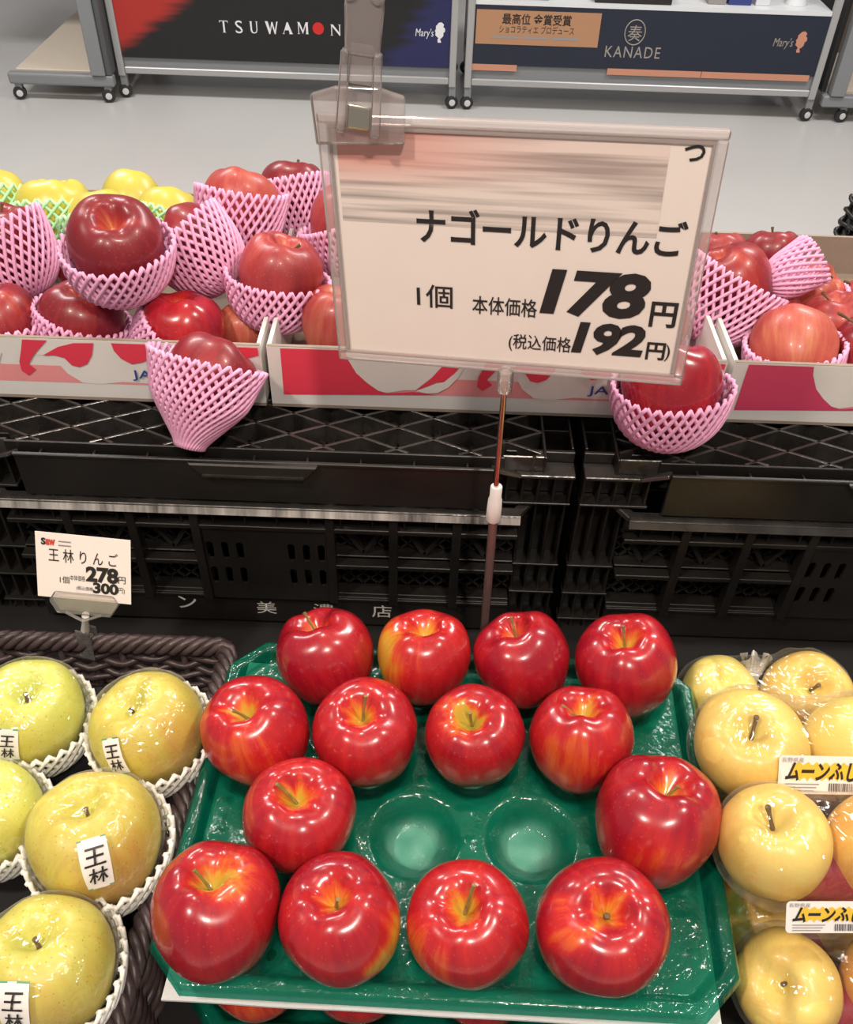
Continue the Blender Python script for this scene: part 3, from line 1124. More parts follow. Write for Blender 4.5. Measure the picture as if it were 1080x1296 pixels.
# ---- the green tray and its apples
TRZ = 0.716          # tray flange height
AZ = 0.745           # apple centres
ROWS = [
    # px centre, width, cavity px, stem tip px, blush base, patches, label
    ((414, 833), 122, (402, 802), (385, 775), 0.92, [], 'glossy red apple with an upright stem at the far left of the tray\'s back row'),
    ((537, 834), 120, (537, 806), (548, 812), 0.74, [((-0.9, 0.1, 0.4), 0.55, 0.55)], 'orange-red apple with a yellow left cheek, second in the tray\'s back row'),
    ((662, 838), 120, (654, 808), (647, 781), 0.95, [], 'dark crimson apple standing right beside the foot of the sign pole'),
    ((793, 845), 126, (791, 818), (789, 792), 0.90, [], 'red apple at the far right of the tray\'s back row'),
    ((326, 928), 134, (313, 906), (295, 899), 0.80, [((0.0, -0.3, 0.9), 0.25, 0.75)], 'red apple with a stem lying left, at the left end of the tray\'s second row'),
    ((464, 930), 134, (458, 909), (463, 881), 0.82, [], 'bright red apple with straight stem, second from left in the tray\'s second row'),
    ((601, 934), 126, (597, 916), (595, 902), 0.86, [((-0.4, 0.6, 0.7), 0.35, 0.8)], 'red apple with a short stub stem, directly behind the left empty pocket'),
    ((736, 938), 131, (738, 908), (711, 893), 0.80, [((-0.3, -0.2, 0.9), 0.30, 0.7)], 'lighter red apple with a long leaning stem, behind the right empty pocket'),
    ((379, 1036), 142, (376, 1013), (350, 992), 0.80, [], 'red apple left of the two empty tray pockets'),
    ((828, 1042), 155, (842, 1006), (859, 995), 0.90, [((-0.25, -0.25, 0.9), 0.30, 0.78)], 'red apple with one black speck, right of the two empty tray pockets'),
    ((275, 1157), 161, (267, 1122), (246, 1101), 0.88, [((0.3, 0.8, 0.5), 0.45, 0.8)], 'large red apple in the front left corner of the tray'),
    ((432, 1167), 154, (424, 1143), (428, 1138), 0.90, [((0.85, -0.25, 0.45), 0.75, 0.72)], 'red apple with a yellow right cheek in the tray\'s front row'),
    ((593, 1172), 153, (587, 1154), (600, 1120), 0.78, [((-0.8, -0.4, 0.4), 0.30, 0.6)], 'orange-red apple with a tall stem in the middle of the front row'),
    ((760, 1176), 166, (768, 1158), None, 0.90, [((-0.55, 0.45, 0.7), 0.38, 0.88)], 'large stemless red apple at the right end of the tray\'s front row'),
]
pockets = []
for i, (c, w, cv, tp, base, pt, lb) in enumerate(ROWS):
    P = onz(c[0], c[1], AZ)
    R = w / F * depth(P) / 2 * 1.0
    P = onz(c[0], c[1], TRZ - 0.0145 + R * 0.86)
    pockets.append((P.x, P.y, R))
    a = apple('red_apple', lb, P, R, cav_axis(P, R, cv), M_RED, 11 + i, base, 0.64, pt, 0.020 if tp else 0.0, tp, 'red apples on the green tray', M_STEMG, stem_r=0.0012)
    if tp is None:
        mt = a.matrix_basis
        MB().tube([mt @ Vector((0, 0, CAV * R - 0.003)), mt @ Vector((0.0005, 0, CAV * R + 0.004))], 0.0022, 7).build('stem', M_STEM, a, smooth=True)
    if 'speck' in lb:
        q = P + camdir(-0.30, -0.08, 0.95) * R * 0.985
        sp = MB()
        sp.lathe([(0.0009, -0.0012), (0.0009, 0.0006), (0.0003, 0.0009)], Matrix.Translation(q) @ frame_to(q - P), 8)
        sp.build('dark_speck', M_INK, a)
for c in ((526, 1058), (672, 1062)):
    P = onz(c[0], c[1], TRZ - 0.01)
    pockets.append((P.x, P.y, 0.040))


def tray_mesh(name, mat, corners, zf, pk, label, group):
    """moulded tray: flange, sloping wall, floor with round pockets, chamfered corners; corners = BL, BR, TR, TL"""
    BL, BR, TR, TL = [Vector(c) for c in corners]
    NX, NY = 190, 150
    Wd = ((BR - BL).length + (TR - TL).length) / 2
    Dd = ((TL - BL).length + (TR - BR).length) / 2
    cc = 0.030
    thin = []
    vs = []
    for j in range(NY + 1):
        v = j / NY
        y = (v - 0.5) * Dd
        cut = max(0.0, abs(y) - (Dd / 2 - cc))
        for i in range(NX + 1):
            u = i / NX
            x = (u - 0.5) * (Wd - 2 * cut)
            uu = x / Wd + 0.5
            p = (BL * (1 - uu) + BR * uu) * (1 - v) + (TL * (1 - uu) + TR * uu) * v
            d = min(Wd / 2 - abs(x), Dd / 2 - abs(y), (Wd / 2 + Dd / 2 - cc - abs(x) - abs(y)) / 1.4142)
            z = 0.0
            dep = 0.0
            if d < 0.0035:
                z = -0.008 * (1 - d / 0.0035)
            elif d < 0.011:
                z = 0.0
            else:
                z = -0.010 * sstep(0.011, 0.020, d)
                dep = 0.0
                for (px, py, R) in pk:
                    q = math.hypot(p.x - px, p.y - py)
                    r0 = min(R * 0.95, 0.042)
                    if q < r0:
                        e = 0.0185 * (1 - sstep(0.42, 1.0, q / r0)) + 0.0015 * (1 - sstep(0.9, 1.0, q / r0))
                        dep = max(dep, e)
                wall = sstep(0.016, 0.026, d)
                z -= dep * wall
                if dep == 0.0 and d > 0.022:
                    # embossed stiffening bumps between the pockets
                    z += 0.0022 * max(0, math.sin(p.x * 190)) * max(0, math.sin(p.y * 230 + 1))
            thin.append(sstep(0.008, 0.0195, dep) * (0.62 + 0.25 * mnoise.noise(Vector((p.x * 60, p.y * 60, 0))))  if d > 0.011 else 0.0)
            vs.append(Vector((p.x, p.y, zf + z)))
    fs = []
    for j in range(NY):
        for i in range(NX):
            a = j * (NX + 1) + i
            fs.append((a, a + 1, a + NX + 2, a + NX + 1))
    o = MB().add(vs, fs).build(name, mat, None, smooth='all', at=((BL + TR) / 2).to_tuple()[:2] + (zf,))
    at_ = o.data.attributes.new('thin', 'FLOAT', 'POINT')
    at_.data.foreach_set('value', thin)
    tag(o, label, 'tray', group)
    return o


corn = [onz(170, 1252, TRZ), onz(952, 1296, TRZ), onz(874, 836, TRZ), onz(297, 806, TRZ)]
tray_mesh('apple_tray', M_TRAY, corn, TRZ, pockets, 'glossy green moulded tray holding fourteen red apples and two empty pockets', 'green apple trays')
ctr = sum(corn, Vector()) / 4
corn2 = [ctr + Vector(((c.x - ctr.x) * 0.945, (c.y - ctr.y) * 0.968, 0)) for c in corn]
# white foam sheet below the top tray
SZ = TRZ - 0.0315
sh = MB()
NXs, NYs = 40, 24
vs = []
for lay in (0, 1):
    for j in range(NYs + 1):
        for i in range(NXs + 1):
            u, v = i / NXs, j / NYs
            p = (corn2[0] * (1 - u) + corn2[1] * u) * (1 - v) + (corn2[3] * (1 - u) + corn2[2] * u) * v
            dz = 0.0010 * math.sin(i * 0.55) * math.sin(j * 0.7 + 1)
            vs.append(Vector((p.x, p.y - 0.0005 * (1 - v), SZ + dz - 0.0025 * lay)))
n1 = (NXs + 1) * (NYs + 1)
fs = []
for j in range(NYs):
    for i in range(NXs):
        a = j * (NXs + 1) + i
        fs.append((a, a + 1, a + NXs + 2, a + NXs + 1))
        fs.append((a + n1, a + n1 + NXs + 1, a + n1 + NXs + 2, a + n1 + 1))
for i in range(NXs):
    fs.append((i, i + n1, i + n1 + 1, i + 1))
    b = NYs * (NXs + 1) + i
    fs.append((b, b + 1, b + 1 + n1, b + n1))
for j in range(NYs):
    a = j * (NXs + 1)
    fs.append((a, a + NXs + 1, a + NXs + 1 + n1, a + n1))
    b = a + NXs
    fs.append((b, b + n1, b + NXs + 1 + n1, b + NXs + 1))
o = sh.add(vs, fs).build('foam_sheet', M_SHEET, None, smooth=True, at=(ctr.x, ctr.y, SZ))
tag(o, 'thin white foam sheet between the two stacked green trays', 'foam sheet')
# lower tray with its apples: only its front row shows
LZ = TZ + 0.030
lower = []
for i, (px, lb) in enumerate(((318, 'orange-red apple under the left end of the white foam sheet'), (452, 'red apple under the foam sheet, second from the left'),
                              (612, 'red apple under the foam sheet, third from the left'), (768, 'red apple under the right end of the white foam sheet'))):
    R = 0.0415
    P = onz(px, 1290, LZ - 0.014 + R * 0.88)
    P.y = 0.285
    P.z = SZ - 0.0035 - R * 0.90
    apple('red_apple', lb, P, R, (0.1 * (i - 1.5), -0.15, 1), M_RED, 70 + i, 0.55 if i == 0 else 0.85, 0.6, (), 0.006, None, 'red apples on the lower tray', M_STEMG)
    lower.append((P.x, P.y, R))
for j in range(1, 4):
    for i in range(4):
        lower.append((lower[i][0] + (0.03 if j % 2 else 0), 0.285 + 0.077 * j, 0.040))
for j in (2, 3):
    for i in (0, 3):
        x, y, R = lower[4 * j + i]
        apple('red_apple', 'red apple deep under the %s of the foam sheet' % {(2, 0): 'left middle', (2, 3): 'right middle', (3, 0): 'back left corner', (3, 3): 'back right corner'}[(j, i)], (x, y, SZ - 0.0035 - 0.0415 * 0.90), 0.0415, (0, 0.1, 1), M_RED, 90 + j * 4 + i, 0.85, 0.6, (), 0.006, None, 'red apples propping the foam sheet')
corn3 = [Vector((c.x, c.y, 0)) + Vector((0, -0.004, 0)) for c in corn2]
tray_mesh('apple_tray', M_TRAY, corn3, LZ, lower, 'lower green tray mostly hidden beneath the white foam sheet', 'green apple trays')

# ------------------------------------------------------------------ netted apples in the cartons
BOWL = [(-1.06, 0.10), (-1.04, 0.40), (-0.86, 0.78), (-0.50, 1.04), (-0.05, 1.15), (0.28, 1.16)]
BOWLS = [(-1.06, 0.10), (-1.04, 0.40), (-0.88, 0.78), (-0.55, 1.02), (-0.15, 1.14)]
DEEP = [(-1.30, 0.16), (-1.22, 0.50), (-0.90, 0.86), (-0.45, 1.06), (0.05, 1.16), (0.50, 1.20)]
CONE = [(-1.52, 0.30), (-1.36, 0.36), (-0.95, 0.66), (-0.45, 1.00), (0.05, 1.13), (0.50, 1.24)]
UPC = (0.0, 0.73, 0.68)


def netted(label, c, w, D, stem_axis, net=None, mat=None, seed=0, base=0.85, tip=None, stem=0.016, patches=(), group=None,
           net_mat=None, nshift=(0, 0, 0), name='netted_apple', Y=None, **kw):
    """c = pixel centre, w = pixel width, D = diameter; axes in camera directions (right, up, towards)"""
    P = atd(c[0], c[1], F * D / w)
    if Y:
        P = ony(c[0], c[1], Y)
        D = w / F * depth(P)
    elif group and 'carton' in group:
        k = 1.0
        lim = BY + 0.008 + D / 2 * 1.0
        if P.y < lim and P.z < CZT + BH + D / 2 * 0.8:
            k = lim / P.y
        zmin = CZT + 0.006 + D / 2 * 0.85
        q = CC + (P - CC) * k
        if q.z < zmin:
            k *= (CAM_H - zmin) / (CAM_H - q.z)
        P = CC + (P - CC) * k
        D *= k
    R = D / 2
    a = apple(name, label, P, R, camdir(*stem_axis), mat or M_FUJI, 300 + seed, base, 0.55, patches, stem, tip, group, M_STEM)
    if net:
        prof, ax = net[0], net[1]
        fn = foam_net(P + CR @ (Vector(nshift) * R), camdir(*ax), R, prof, net_mat or M_PINK, a, seed=seed, **kw)
        if group and ('carton' in group or 'behind' in group):
            # the soft net gives way where it presses on the carton front and base
            mw, mi = wm(fn), wm(fn).inverted()
            for v in fn.data.vertices:
                q = mw @ v.co
                if q.z < CZT + BH + 0.004:
                    q.y = max(q.y, BY + 0.0065)
                q.z = max(q.z, CZT + 0.0065)
                v.co = mi @ q
    return a


GL = 'apples in the left carton'
netted('dull red apple cut by the left picture edge, its pink net opening to the left', (6, 312), 104, 0.086, (0.0, 0.85, 0.5), (DEEP, (-0.42, 0.80, 0.40)), seed=1, tip=(3, 257), base=0.95, group=GL)
netted('dark red apple showing its deep dimple, in a pink net bowl', (149, 312), 116, 0.087, (0.12, 0.42, 0.9), (BOWL, (0.10, 0.62, 0.78)), seed=2, tip=(163, 296), stem=0.006, base=1.0, group=GL, nshift=(0, -0.16, 0.0))
netted('red apple with a dark stem whose pink net opens to the upper left', (246, 312), 98, 0.0795, (-0.75, 0.55, 0.30), (DEEP, (-0.66, 0.68, 0.30)), seed=3, tip=(202, 279), base=0.9, group=GL)
netted('rosy apple in an upright pink net at the right corner of the left carton', (355, 352), 107, 0.086, (0.22, 0.80, 0.50), (BOWL, (0.16, 0.80, 0.58)), M_FUJI_PALE, seed=4, tip=(380, 310), base=0.85, group=GL, nshift=(-0.05, -0.16, 0))
netted('orange-red apple sunk in a pink net, right of the yellow apples', (304, 266), 98, 0.08, (0.1, 0.9, 0.2), (DEEP, (0.12, 0.90, 0.32)), M_FUJI_PALE, seed=5, base=0.7, stem=0.0, group=GL, Y=0.965)
netted('crimson apple in a pink net, highest and furthest back of the left pile', (370, 247), 84, 0.08, (0.12, 0.95, 0.2), (DEEP, (-0.12, 0.93, 0.30)), seed=6, tip=(378, 202), base=1.0, group=GL, Y=1.03)
netted('red apple in a pink net half hidden behind the left edge of the sign', (440, 292), 100, 0.086, (0.3, 0.8, 0.5), (BOWL, (-0.25, 0.85, 0.45)), M_FUJI_PALE, seed=7, group='apples behind the price sign')
netted('red apple low in the left carton at the picture edge', (2, 414), 100, 0.085, (-0.2, 0.8, 0.5), (BOWL, (0.05, 0.8, 0.55)), seed=8, group=GL)
netted('red apple in a pink net low in the left carton, under the dimpled apple', (103, 410), 104, 0.085, (0.2, 0.7, 0.5), (BOWL, (0.28, 0.80, 0.50)), seed=9, stem=0.0, base=0.95, group=GL)
netted('bright red apple low behind the hanging pink net', (232, 424), 108, 0.086, (0.0, 0.85, 0.5), (BOWL, (0.55, 0.65, 0.45)), M_RED, seed=10, tip=(233, 380), base=0.9, group=GL, nshift=(-0.05, -0.1, 0))
netted('brownish apple in shade at the right end of the left carton', (306, 418), 62, 0.08, (0.1, 0.8, 0.5), None, M_FUJI_PALE, seed=11, base=0.5, stem=0.0, group=GL, Y=0.83)
netted('red apple low in the middle carton beside the sign frame', (436, 416), 108, 0.086, (0.1, 0.8, 0.5), None, M_FUJI_PALE, seed=12, base=0.7, group='apples behind the price sign')
netted('red apple in a pink net hanging like a cone over the left carton edge', (263, 484), 114, 0.0835, (0.4, 0.6, -0.2), (CONE, (0.26, 0.93, 0.18)), seed=13, stem=0.0, base=0.95, group='apples standing on the crates', nshift=(-0.05, 0.02, 0.10), rows=15, n=34, seg=24)
netted('large red apple in a pink net bowl under the lower corner of the sign', (848, 493), 124, 0.092, (0.1, 0.9, 0.1), (BOWL, (-0.02, 0.80, 0.60)), M_RED, seed=14, stem=0.0, base=0.98, group='apples standing on the crates', nshift=(0, -0.12, 0))
# middle carton, behind the sign
for i, (x, y, z) in enumerate(((0.03, 0.80, 0.893), (0.125, 0.81, 0.893), (0.220, 0.835, 0.893), (-0.02, 0.90, 0.893), (0.08, 0.91, 0.893), (0.18, 0.90, 0.893))):
    a = apple('netted_apple', ['red apple low in the middle carton, straight behind the sign pole', 'red apple low in the middle carton, right of the sign pole',
                               'red apple at the right end of the middle carton', 'red apple at the back left of the middle carton',
                               'red apple at the back of the middle carton, behind the sign', 'red apple at the back right of the middle carton'][i],
              (x, y, z), 0.042, (0.1 * (i % 3 - 1), -0.2, 1), M_FUJI if i % 2 else M_FUJI_PALE, 400 + i, 0.85, 0.55, (), 0.012, None, 'apples behind the price sign')
    foam_net(Vector((x, y, z)), (0.1 * (i % 3 - 1), -0.1, 1), 0.042, BOWLS, M_PINK, a, seed=40 + i, seg=14)
GR = 'apples in the right carton'
netted('brownish red apple tilted in a pink net right beside the sign edge', (926, 364), 104, 0.086, (-0.5, 0.75, 0.3), (DEEP, (0.46, 0.80, 0.36)), seed=21, base=0.9, stem=0.0, group=GR, nshift=(-0.08, -0.16, 0), patches=[((0.2, 0.3, 0.9), 0.2, 0.6)])
netted('red apple with upright stem at the back of the right carton', (974, 327), 70, 0.08, (0.08, 0.92, 0.38), (BOWLS, (0.18, 0.88, 0.42)), M_FUJI, seed=22, tip=(978, 287), base=0.92, group=GR, nshift=(0.05, -0.2, 0), Y=0.99)
netted('rosy apple at the back of the right carton, against the sign edge', (912, 328), 66, 0.08, (-0.1, 0.92, 0.38), (BOWLS, (0.2, 0.88, 0.42)), M_FUJI_PALE, seed=23, tip=(906, 294), base=0.95, group=GR, Y=1)
netted('orange-red apple lying with its stem end to the right in the right carton', (1022, 376), 86, 0.08, (0.62, 0.42, 0.66), (BOWLS, (-0.45, 0.80, 0.4)), M_FUJI_PALE, seed=24, tip=(1054, 350), base=0.6, group=GR, Y=0.925)
netted('red apple with a thin curved stem near the right picture edge', (1058, 416), 90, 0.08, (-0.10, 0.85, 0.45), (BOWLS, (0.0, 0.85, 0.5)), M_FUJI_PALE, seed=25, tip=(1041, 370), base=0.85, group=GR, Y=0.848)
netted('orange apple in a pink net low at the front of the right carton', (1004, 446), 108, 0.08, (0.1, 0.6, -0.2), (BOWL, (-0.10, 0.80, 0.56)), M_FUJI_PALE, seed=26, base=0.55, stem=0.0, group=GR, Y=0.792)
netted('red apple at the front right corner of the picture in the right carton', (1110, 448), 98, 0.08, (-0.3, 0.8, 0.45), (BOWLS, (0.1, 0.8, 0.55)), M_FUJI, seed=27, tip=(1061, 396), base=0.9, group=GR, Y=0.79)
netted('red apple wedged between the tilted net and the orange apple', (972, 402), 80, 0.08, (0.1, 0.5, -0.3), None, M_FUJI_PALE, seed=28, base=0.8, stem=0.0, group=GR, Y=0.872)
netted('small rosy apple in front of the dark woven basket', (1104, 388), 76, 0.08, (-0.2, 0.9, 0.3), None, M_FUJI_PALE, seed=29, tip=(1069, 356), base=0.8, group=GR, Y=0.925)
# further apples of the side cartons, just beyond the picture edges
for i, (x, y, lb, gp) in enumerate(((0.545, 0.80, 'red apple of the right carton, beyond the right picture edge at the front', GR), (0.545, 0.91, 'red apple of the right carton, beyond the right picture edge in the middle', GR),
                                (0.64, 0.83, 'red apple of the right carton, second beyond the right picture edge', GR), (0.64, 0.94, 'red apple at the far back corner of the right carton', GR),
                                (-0.545, 0.80, 'red apple of the left carton, beyond the left picture edge at the front', GL), (-0.545, 0.92, 'red apple of the left carton, beyond the left picture edge at the back', GL))):
    a = apple('netted_apple', lb, (x, y, CZT + 0.044), 0.0405, (0.1 * (i % 3 - 1), -0.2, 1), M_FUJI if i % 2 else M_FUJI_PALE, 470 + i, 0.85, 0.55, (), 0.012, None, gp)
    foam_net(Vector((x, y, CZT + 0.046)), (0.1 * (i % 3 - 1), -0.1, 1), 0.037, BOWL, M_PINK, a, seed=140 + i, seg=14, n=28)
# an empty foam net lying on the right pile
P = atd(1000, 346, 0.955)
o = foam_net(P, camdir(0.70, 0.42, 0.1), 0.031, [(-0.9, 0.15), (-0.7, 0.5), (-0.2, 0.72), (0.4, 0.80), (0.9, 0.86)], M_PINK, None, n=22, rows=9, seed=77)
tag(o, 'empty pink foam net lying crumpled on the right carton apples', 'foam net')
# one apple of the lower layer shows between the pink nets of the left carton
apple('netted_apple', 'red apple in shade between the pink nets at the left', (-0.375, 0.915, CZT + 0.041), 0.040, (0.1, 0.1, 1), M_FUJI, 450, 0.85, 0.5, (), 0.0, None, GL)

# ---- yellow apples at the back left
YA = [((-10, 258), 84, 0.080, None, 'yellow apple at the far left picture edge, behind the red apples'),
      ((70, 273), 92, 0.086, (78, 245), 'yellow apple with a short dark stem, behind the leftmost red apple'),
      ((132, 290), 92, 0.084, None, 'yellow apple right behind the dimpled red apple'),
      ((168, 259), 78, 0.081, None, 'smooth yellow apple standing highest of the yellow ones'),
      ((213, 277), 76, 0.072, None, 'yellow apple furthest right, beside the pink nets')]
for i, (c, w, D, tp, lb) in enumerate(YA):
    P = atd(c[0], c[1], F * D / w)
    a = apple('yellow_apple', lb, P, D / 2, camdir(0.05, 0.9, 0.25 if tp else -0.1), M_YEL, 500 + i, 0.5, 0.5, (), 0.012 if tp else 0.0, tp, 'yellow apples at the back left')
    if i != 3:
        foam_net(P, camdir(0.10 * (i - 2), 0.9, 0.2), D / 2, BOWL, M_GFOAM, a, seed=60 + i, n=24, seg=14)


# ------------------------------------------------------------------ wicker baskets
def strand(pts, r, mat, parent, name='woven_strand'):
    return MB().tube(pts, r, 6).build(name, mat, parent, smooth='all')


def rail(corners, closed=True):
    """rounded polyline through corners; returns dense points with a running length"""
    pts = []
    n = len(corners)
    rr = 0.014
    for i in range(n):
        p0, p1, p2 = Vector(corners[i - 1]), Vector(corners[i]), Vector(corners[(i + 1) % n])
        a = p1 + (p0 - p1).normalized() * rr
        b = p1 + (p2 - p1).normalized() * rr
        for k in range(7):
            s = k / 6
            pts.append(a * (1 - s) ** 2 + p1 * 2 * s * (1 - s) + b * s * s)
    return pts


def resample(pts, step):
    pts = pts + [pts[0]]
    out = []
    acc = 0.0
    for a, b in zip(pts, pts[1:]):
        L = (b - a).length
        while acc < L:
            out.append(a + (b - a) * (acc / max(L, 1e-9)))
            acc += step
        acc -= L
    return out


def wicker(name, label, corners, z0, z1, mat, r=0.0032, stake=0.030, flare=0.0, rim_rows=3):
    cx = sum(c[0] for c in corners) / len(corners)
    cy = sum(c[1] for c in corners) / len(corners)
    t = tag(empty(name, (cx, cy, z0)), label, 'basket')
    ring = resample(rail([(x, y, 0) for x, y in corners]), 0.006)
    n = len(ring)
    tot = n * 0.006
    ns = int(tot / stake)
    nrm = []
    for i in range(n):
        d = ring[(i + 1) % n] - ring[i - 1]
        nrm.append(Vector((d.y, -d.x, 0)).normalized())
    rows = int((z1 - z0 - 0.014) / (r * 2.3))
    for j in range(rows):
        z = z0 + r + j * r * 2.3
        pts = []
        for i in range(n + 1):
            s = (i % n) / n * ns
            w = math.sin(math.pi * s + math.pi * (j % 2))
            off = flare * (z - z0) / (z1 - z0)
            q = ring[i % n] + nrm[i % n] * (w * r * 1.15 + off)
            pts.append((q.x, q.y, z + 0.0016 * math.sin(math.pi * s * 2 + j)))
        strand(pts, r, mat, t)
    for k in range(ns):
        i = int((k + 0.5) / ns * n) % n
        q0, q1 = ring[i], ring[i] + nrm[i] * flare
        strand([(q0.x, q0.y, z0 + 0.002), (q1.x, q1.y, z1 - 0.012)], r * 0.9, mat, t, 'stake')
    # plaited rim: strands that wind round the top rail
    for k in range(4):
        pts = []
        for i in range(n + 1):
            a = 2 * math.pi * (i / n * round(tot / 0.045)) + k * math.pi / 2
            q = ring[i % n] + nrm[i % n] * (flare + math.cos(a) * r * 1.7)
            pts.append((q.x, q.y, z1 - 0.008 + math.sin(a) * r * 1.9))
        strand(pts, r * 1.15, mat, t, 'rim_strand')
    MB().add([(q.x, q.y, z0 + 0.001) for q in ring[::2]], [tuple(range(len(ring[::2])))]).build('base', mat, t)
    return t


wicker('wicker_basket', 'dark brown woven basket of film-wrapped green-yellow apples', [(-0.445, 0.16), (-0.210, 0.16), (-0.184, 0.556), (-0.445, 0.556)], TZ, 0.702, M_WICK, r=0.0036)
wicker('woven_basket', 'black woven basket top at the right picture edge, behind the cartons', [(0.535, 1.075), (0.80, 1.075), (0.80, 1.175), (0.535, 1.175)], CZT, 0.935, M_WICKB, r=0.0034, flare=-0.008)
# filler tray inside the wicker basket that lifts the apples
t = MB().box((-0.428, 0.18, TZ + 0.004), (-0.235, 0.535, TZ + 0.075)).build('basket_liner', M_TABLE, None, bevel=0.01, at=(-0.33, 0.35, TZ + 0.004))
tag(t, 'dark padded liner raising the wrapped apples inside the wicker basket', 'liner')


# ------------------------------------------------------------------ film-wrapped apples in the wicker basket
def film_shell(C, R, seed, parent, mat, stretch=(1, 1, 1), amp=0.03, axis=(0, 0, 1), n=40, name='plastic_film', hull=True):
    m = Matrix.Translation(C) @ frame_to(axis)
    vs, fs = [], []
    mm = n // 2
    for i in range(mm + 1):
        th = math.pi * i / mm
        for k in range(n):
            a = 2 * math.pi * k / n
            d = Vector((math.sin(th) * math.cos(a), math.sin(th) * math.sin(a), math.cos(th)))
            sr, cz = math.sin(th), math.cos(th)
            sup = max(pr * sr + pz * ZS * cz for pr, pz in PROF) if hull else 1.0
            w = sup + amp * mnoise.noise(d * 3.0 + Vector((seed, 0, 0))) + amp * 0.6 * abs(mnoise.noise(d * 7 + Vector((0, seed, 0))))
            vs.append(m @ (Vector((d.x * stretch[0], d.y * stretch[1], d.z * stretch[2])) * R * w))
    for i in range(mm):
        for k in range(n):
            k2 = (k + 1) % n
            fs.append((i * n + k, i * n + k2, (i + 1) * n + k2, (i + 1) * n + k))
    return MB().add(vs, fs).build(name, mat, parent, smooth='all')


M_STICK = simple('sticker_white', (0.82, 0.78, 0.74), 0.4)
M_GREENL = simple('sticker_green', (0.05, 0.32, 0.16), 0.4)


def sphere_hit(C, R, x, y):
    d = ray(x, y).normalized()
    oc = CC - C
    b = d.dot(oc)
    disc = max(0.0, b * b - (oc.dot(oc) - R * R))
    return CC + d * (-b - math.sqrt(disc))


def sticker(C, R, px, w, h, tilt, parent, shell):
    fm = wm(shell)
    tree = BVHTree.FromPolygons([fm @ v.co for v in shell.data.vertices], [tuple(p.vertices) for p in shell.data.polygons])
    q = sphere_hit(C, R, *px)
    nz = (q - C).normalized()
    rt = CR @ Vector((math.cos(tilt), math.sin(tilt), 0))
    ex = (rt - nz * rt.dot(nz)).normalized()
    ey = nz.cross(ex)

    def on(u, v, lift):
        p = q + ex * u + ey * v
        d = (p - C).normalized()
        hit = tree.ray_cast(C + d * R * 2.0, -d)[0]
        r = (hit - C).length if hit is not None else R
        return C + d * (r + 0.0007 + lift * 2.0)
    mb = MB()
    for i in range(7):
        for j in range(11):
            mb.v.append(on((i / 6 - 0.5) * w, (j / 10 - 0.5) * h, 0))
    for i in range(6):
        for j in range(10):
            a = i * 11 + j
            mb.f.append([a, a + 11, a + 12, a + 1])
    s = mb.build('sticker', M_STICK, parent, smooth='all')
    ln = MB()
    for yy in (0.485, -0.485):
        ln.add([on(-w / 2, yy * h - 0.0005, 0.0003), on(w / 2, yy * h - 0.0005, 0.0003), on(w / 2, yy * h + 0.0006, 0.0003), on(-w / 2, yy * h + 0.0006, 0.0003)], [(0, 1, 2, 3)])
    ln.build('green_line', M_GREENL, s)
    for ch, v0 in (('王', 0.17), ('林', -0.19)):
        me = text_mesh(ch, offset=0.015, shear=0.12)
        xs = [v.co.x for v in me.vertices]
        ys = [v.co.y for v in me.vertices]
        cx, cy, k = (min(xs) + max(xs)) / 2, (min(ys) + max(ys)) / 2, 0.32 * h / (max(ys) - min(ys))
        inv = wm(s).inverted()
        for v in me.vertices:
            v.co = inv @ on((v.co.x - cx) * k, (v.co.y - cy) * k + v0 * h, 0.0005)
        me.materials.clear()
        link_mesh('lettering', me, M_INK, s)


NETW = [(-1.00, 0.15), (-0.98, 0.50), (-0.82, 0.84), (-0.45, 1.06), (-0.05, 1.16), (0.12, 1.17)]
GW = [((40, 907), 132, (34, 884), 0.25, (10, 944), 25, 45, -0.10, 'greenest wrapped apple at the back left of the wicker basket'),
      ((190, 926), 138, (170, 903), 0.60, (147, 958), 22, 48, 0.25, 'wrapped yellow-green apple nearest the back of the green tray'),
      ((-12, 1036), 132, None, 0.20, None, 0, 0, 0, 'wrapped pale green apple cut off by the left picture edge'),
      ((124, 1066), 158, (111, 1031), 0.62, (122, 1095), 33, 66, 0.20, 'wrapped yellowish apple with a whole white sticker, in the middle of the basket'),
      ((62, 1228), 164, (48, 1196), 0.50, (18, 1278), 36, 66, 0.0, 'wrapped speckled apple in the lower left picture corner')]
for i, (c, w, cv, base, sp, sw, shh, tl, lb) in enumerate(GW):
    P = onz(c[0], c[1], 0.722)
    R = w / F * depth(P) / 2
    ax = cav_axis(P, R, cv) if cv else camdir(0, 0.7, 0.7)
    a = apple('wrapped_apple', lb, P, R, ax, M_OHRIN, 600 + i, base, 0.15, [((0.5, -0.4, 0.7), -0.25, 0.5)], 0.012, None, 'film-wrapped apples in the wicker basket', M_STEM, stem_r=0.0017)
    fs_ = film_shell(P, R * 1.045, 3.1 * i + 0.4, a, M_FILM, axis=ax)
    foam_net(P, camdir(0.06, 0.76, 0.64), R, NETW, M_WFOAM, a, n=32, rows=11, thick=0.0019, seed=80 + i, jit=0.03)
    if sp:
        m = depth(P) / F
        sticker(P, R * 1.10, sp, sw * m, shh * m, tl, a, fs_)

# ------------------------------------------------------------------ bagged golden apples on the right
M_LBL = simple('label_white', (0.84, 0.80, 0.76), 0.4)
M_LBY = simple('label_yellow', (0.82, 0.52, 0.05), 0.4)
M_BAR = simple('label_grey_ink', (0.10, 0.09, 0.09), 0.5)


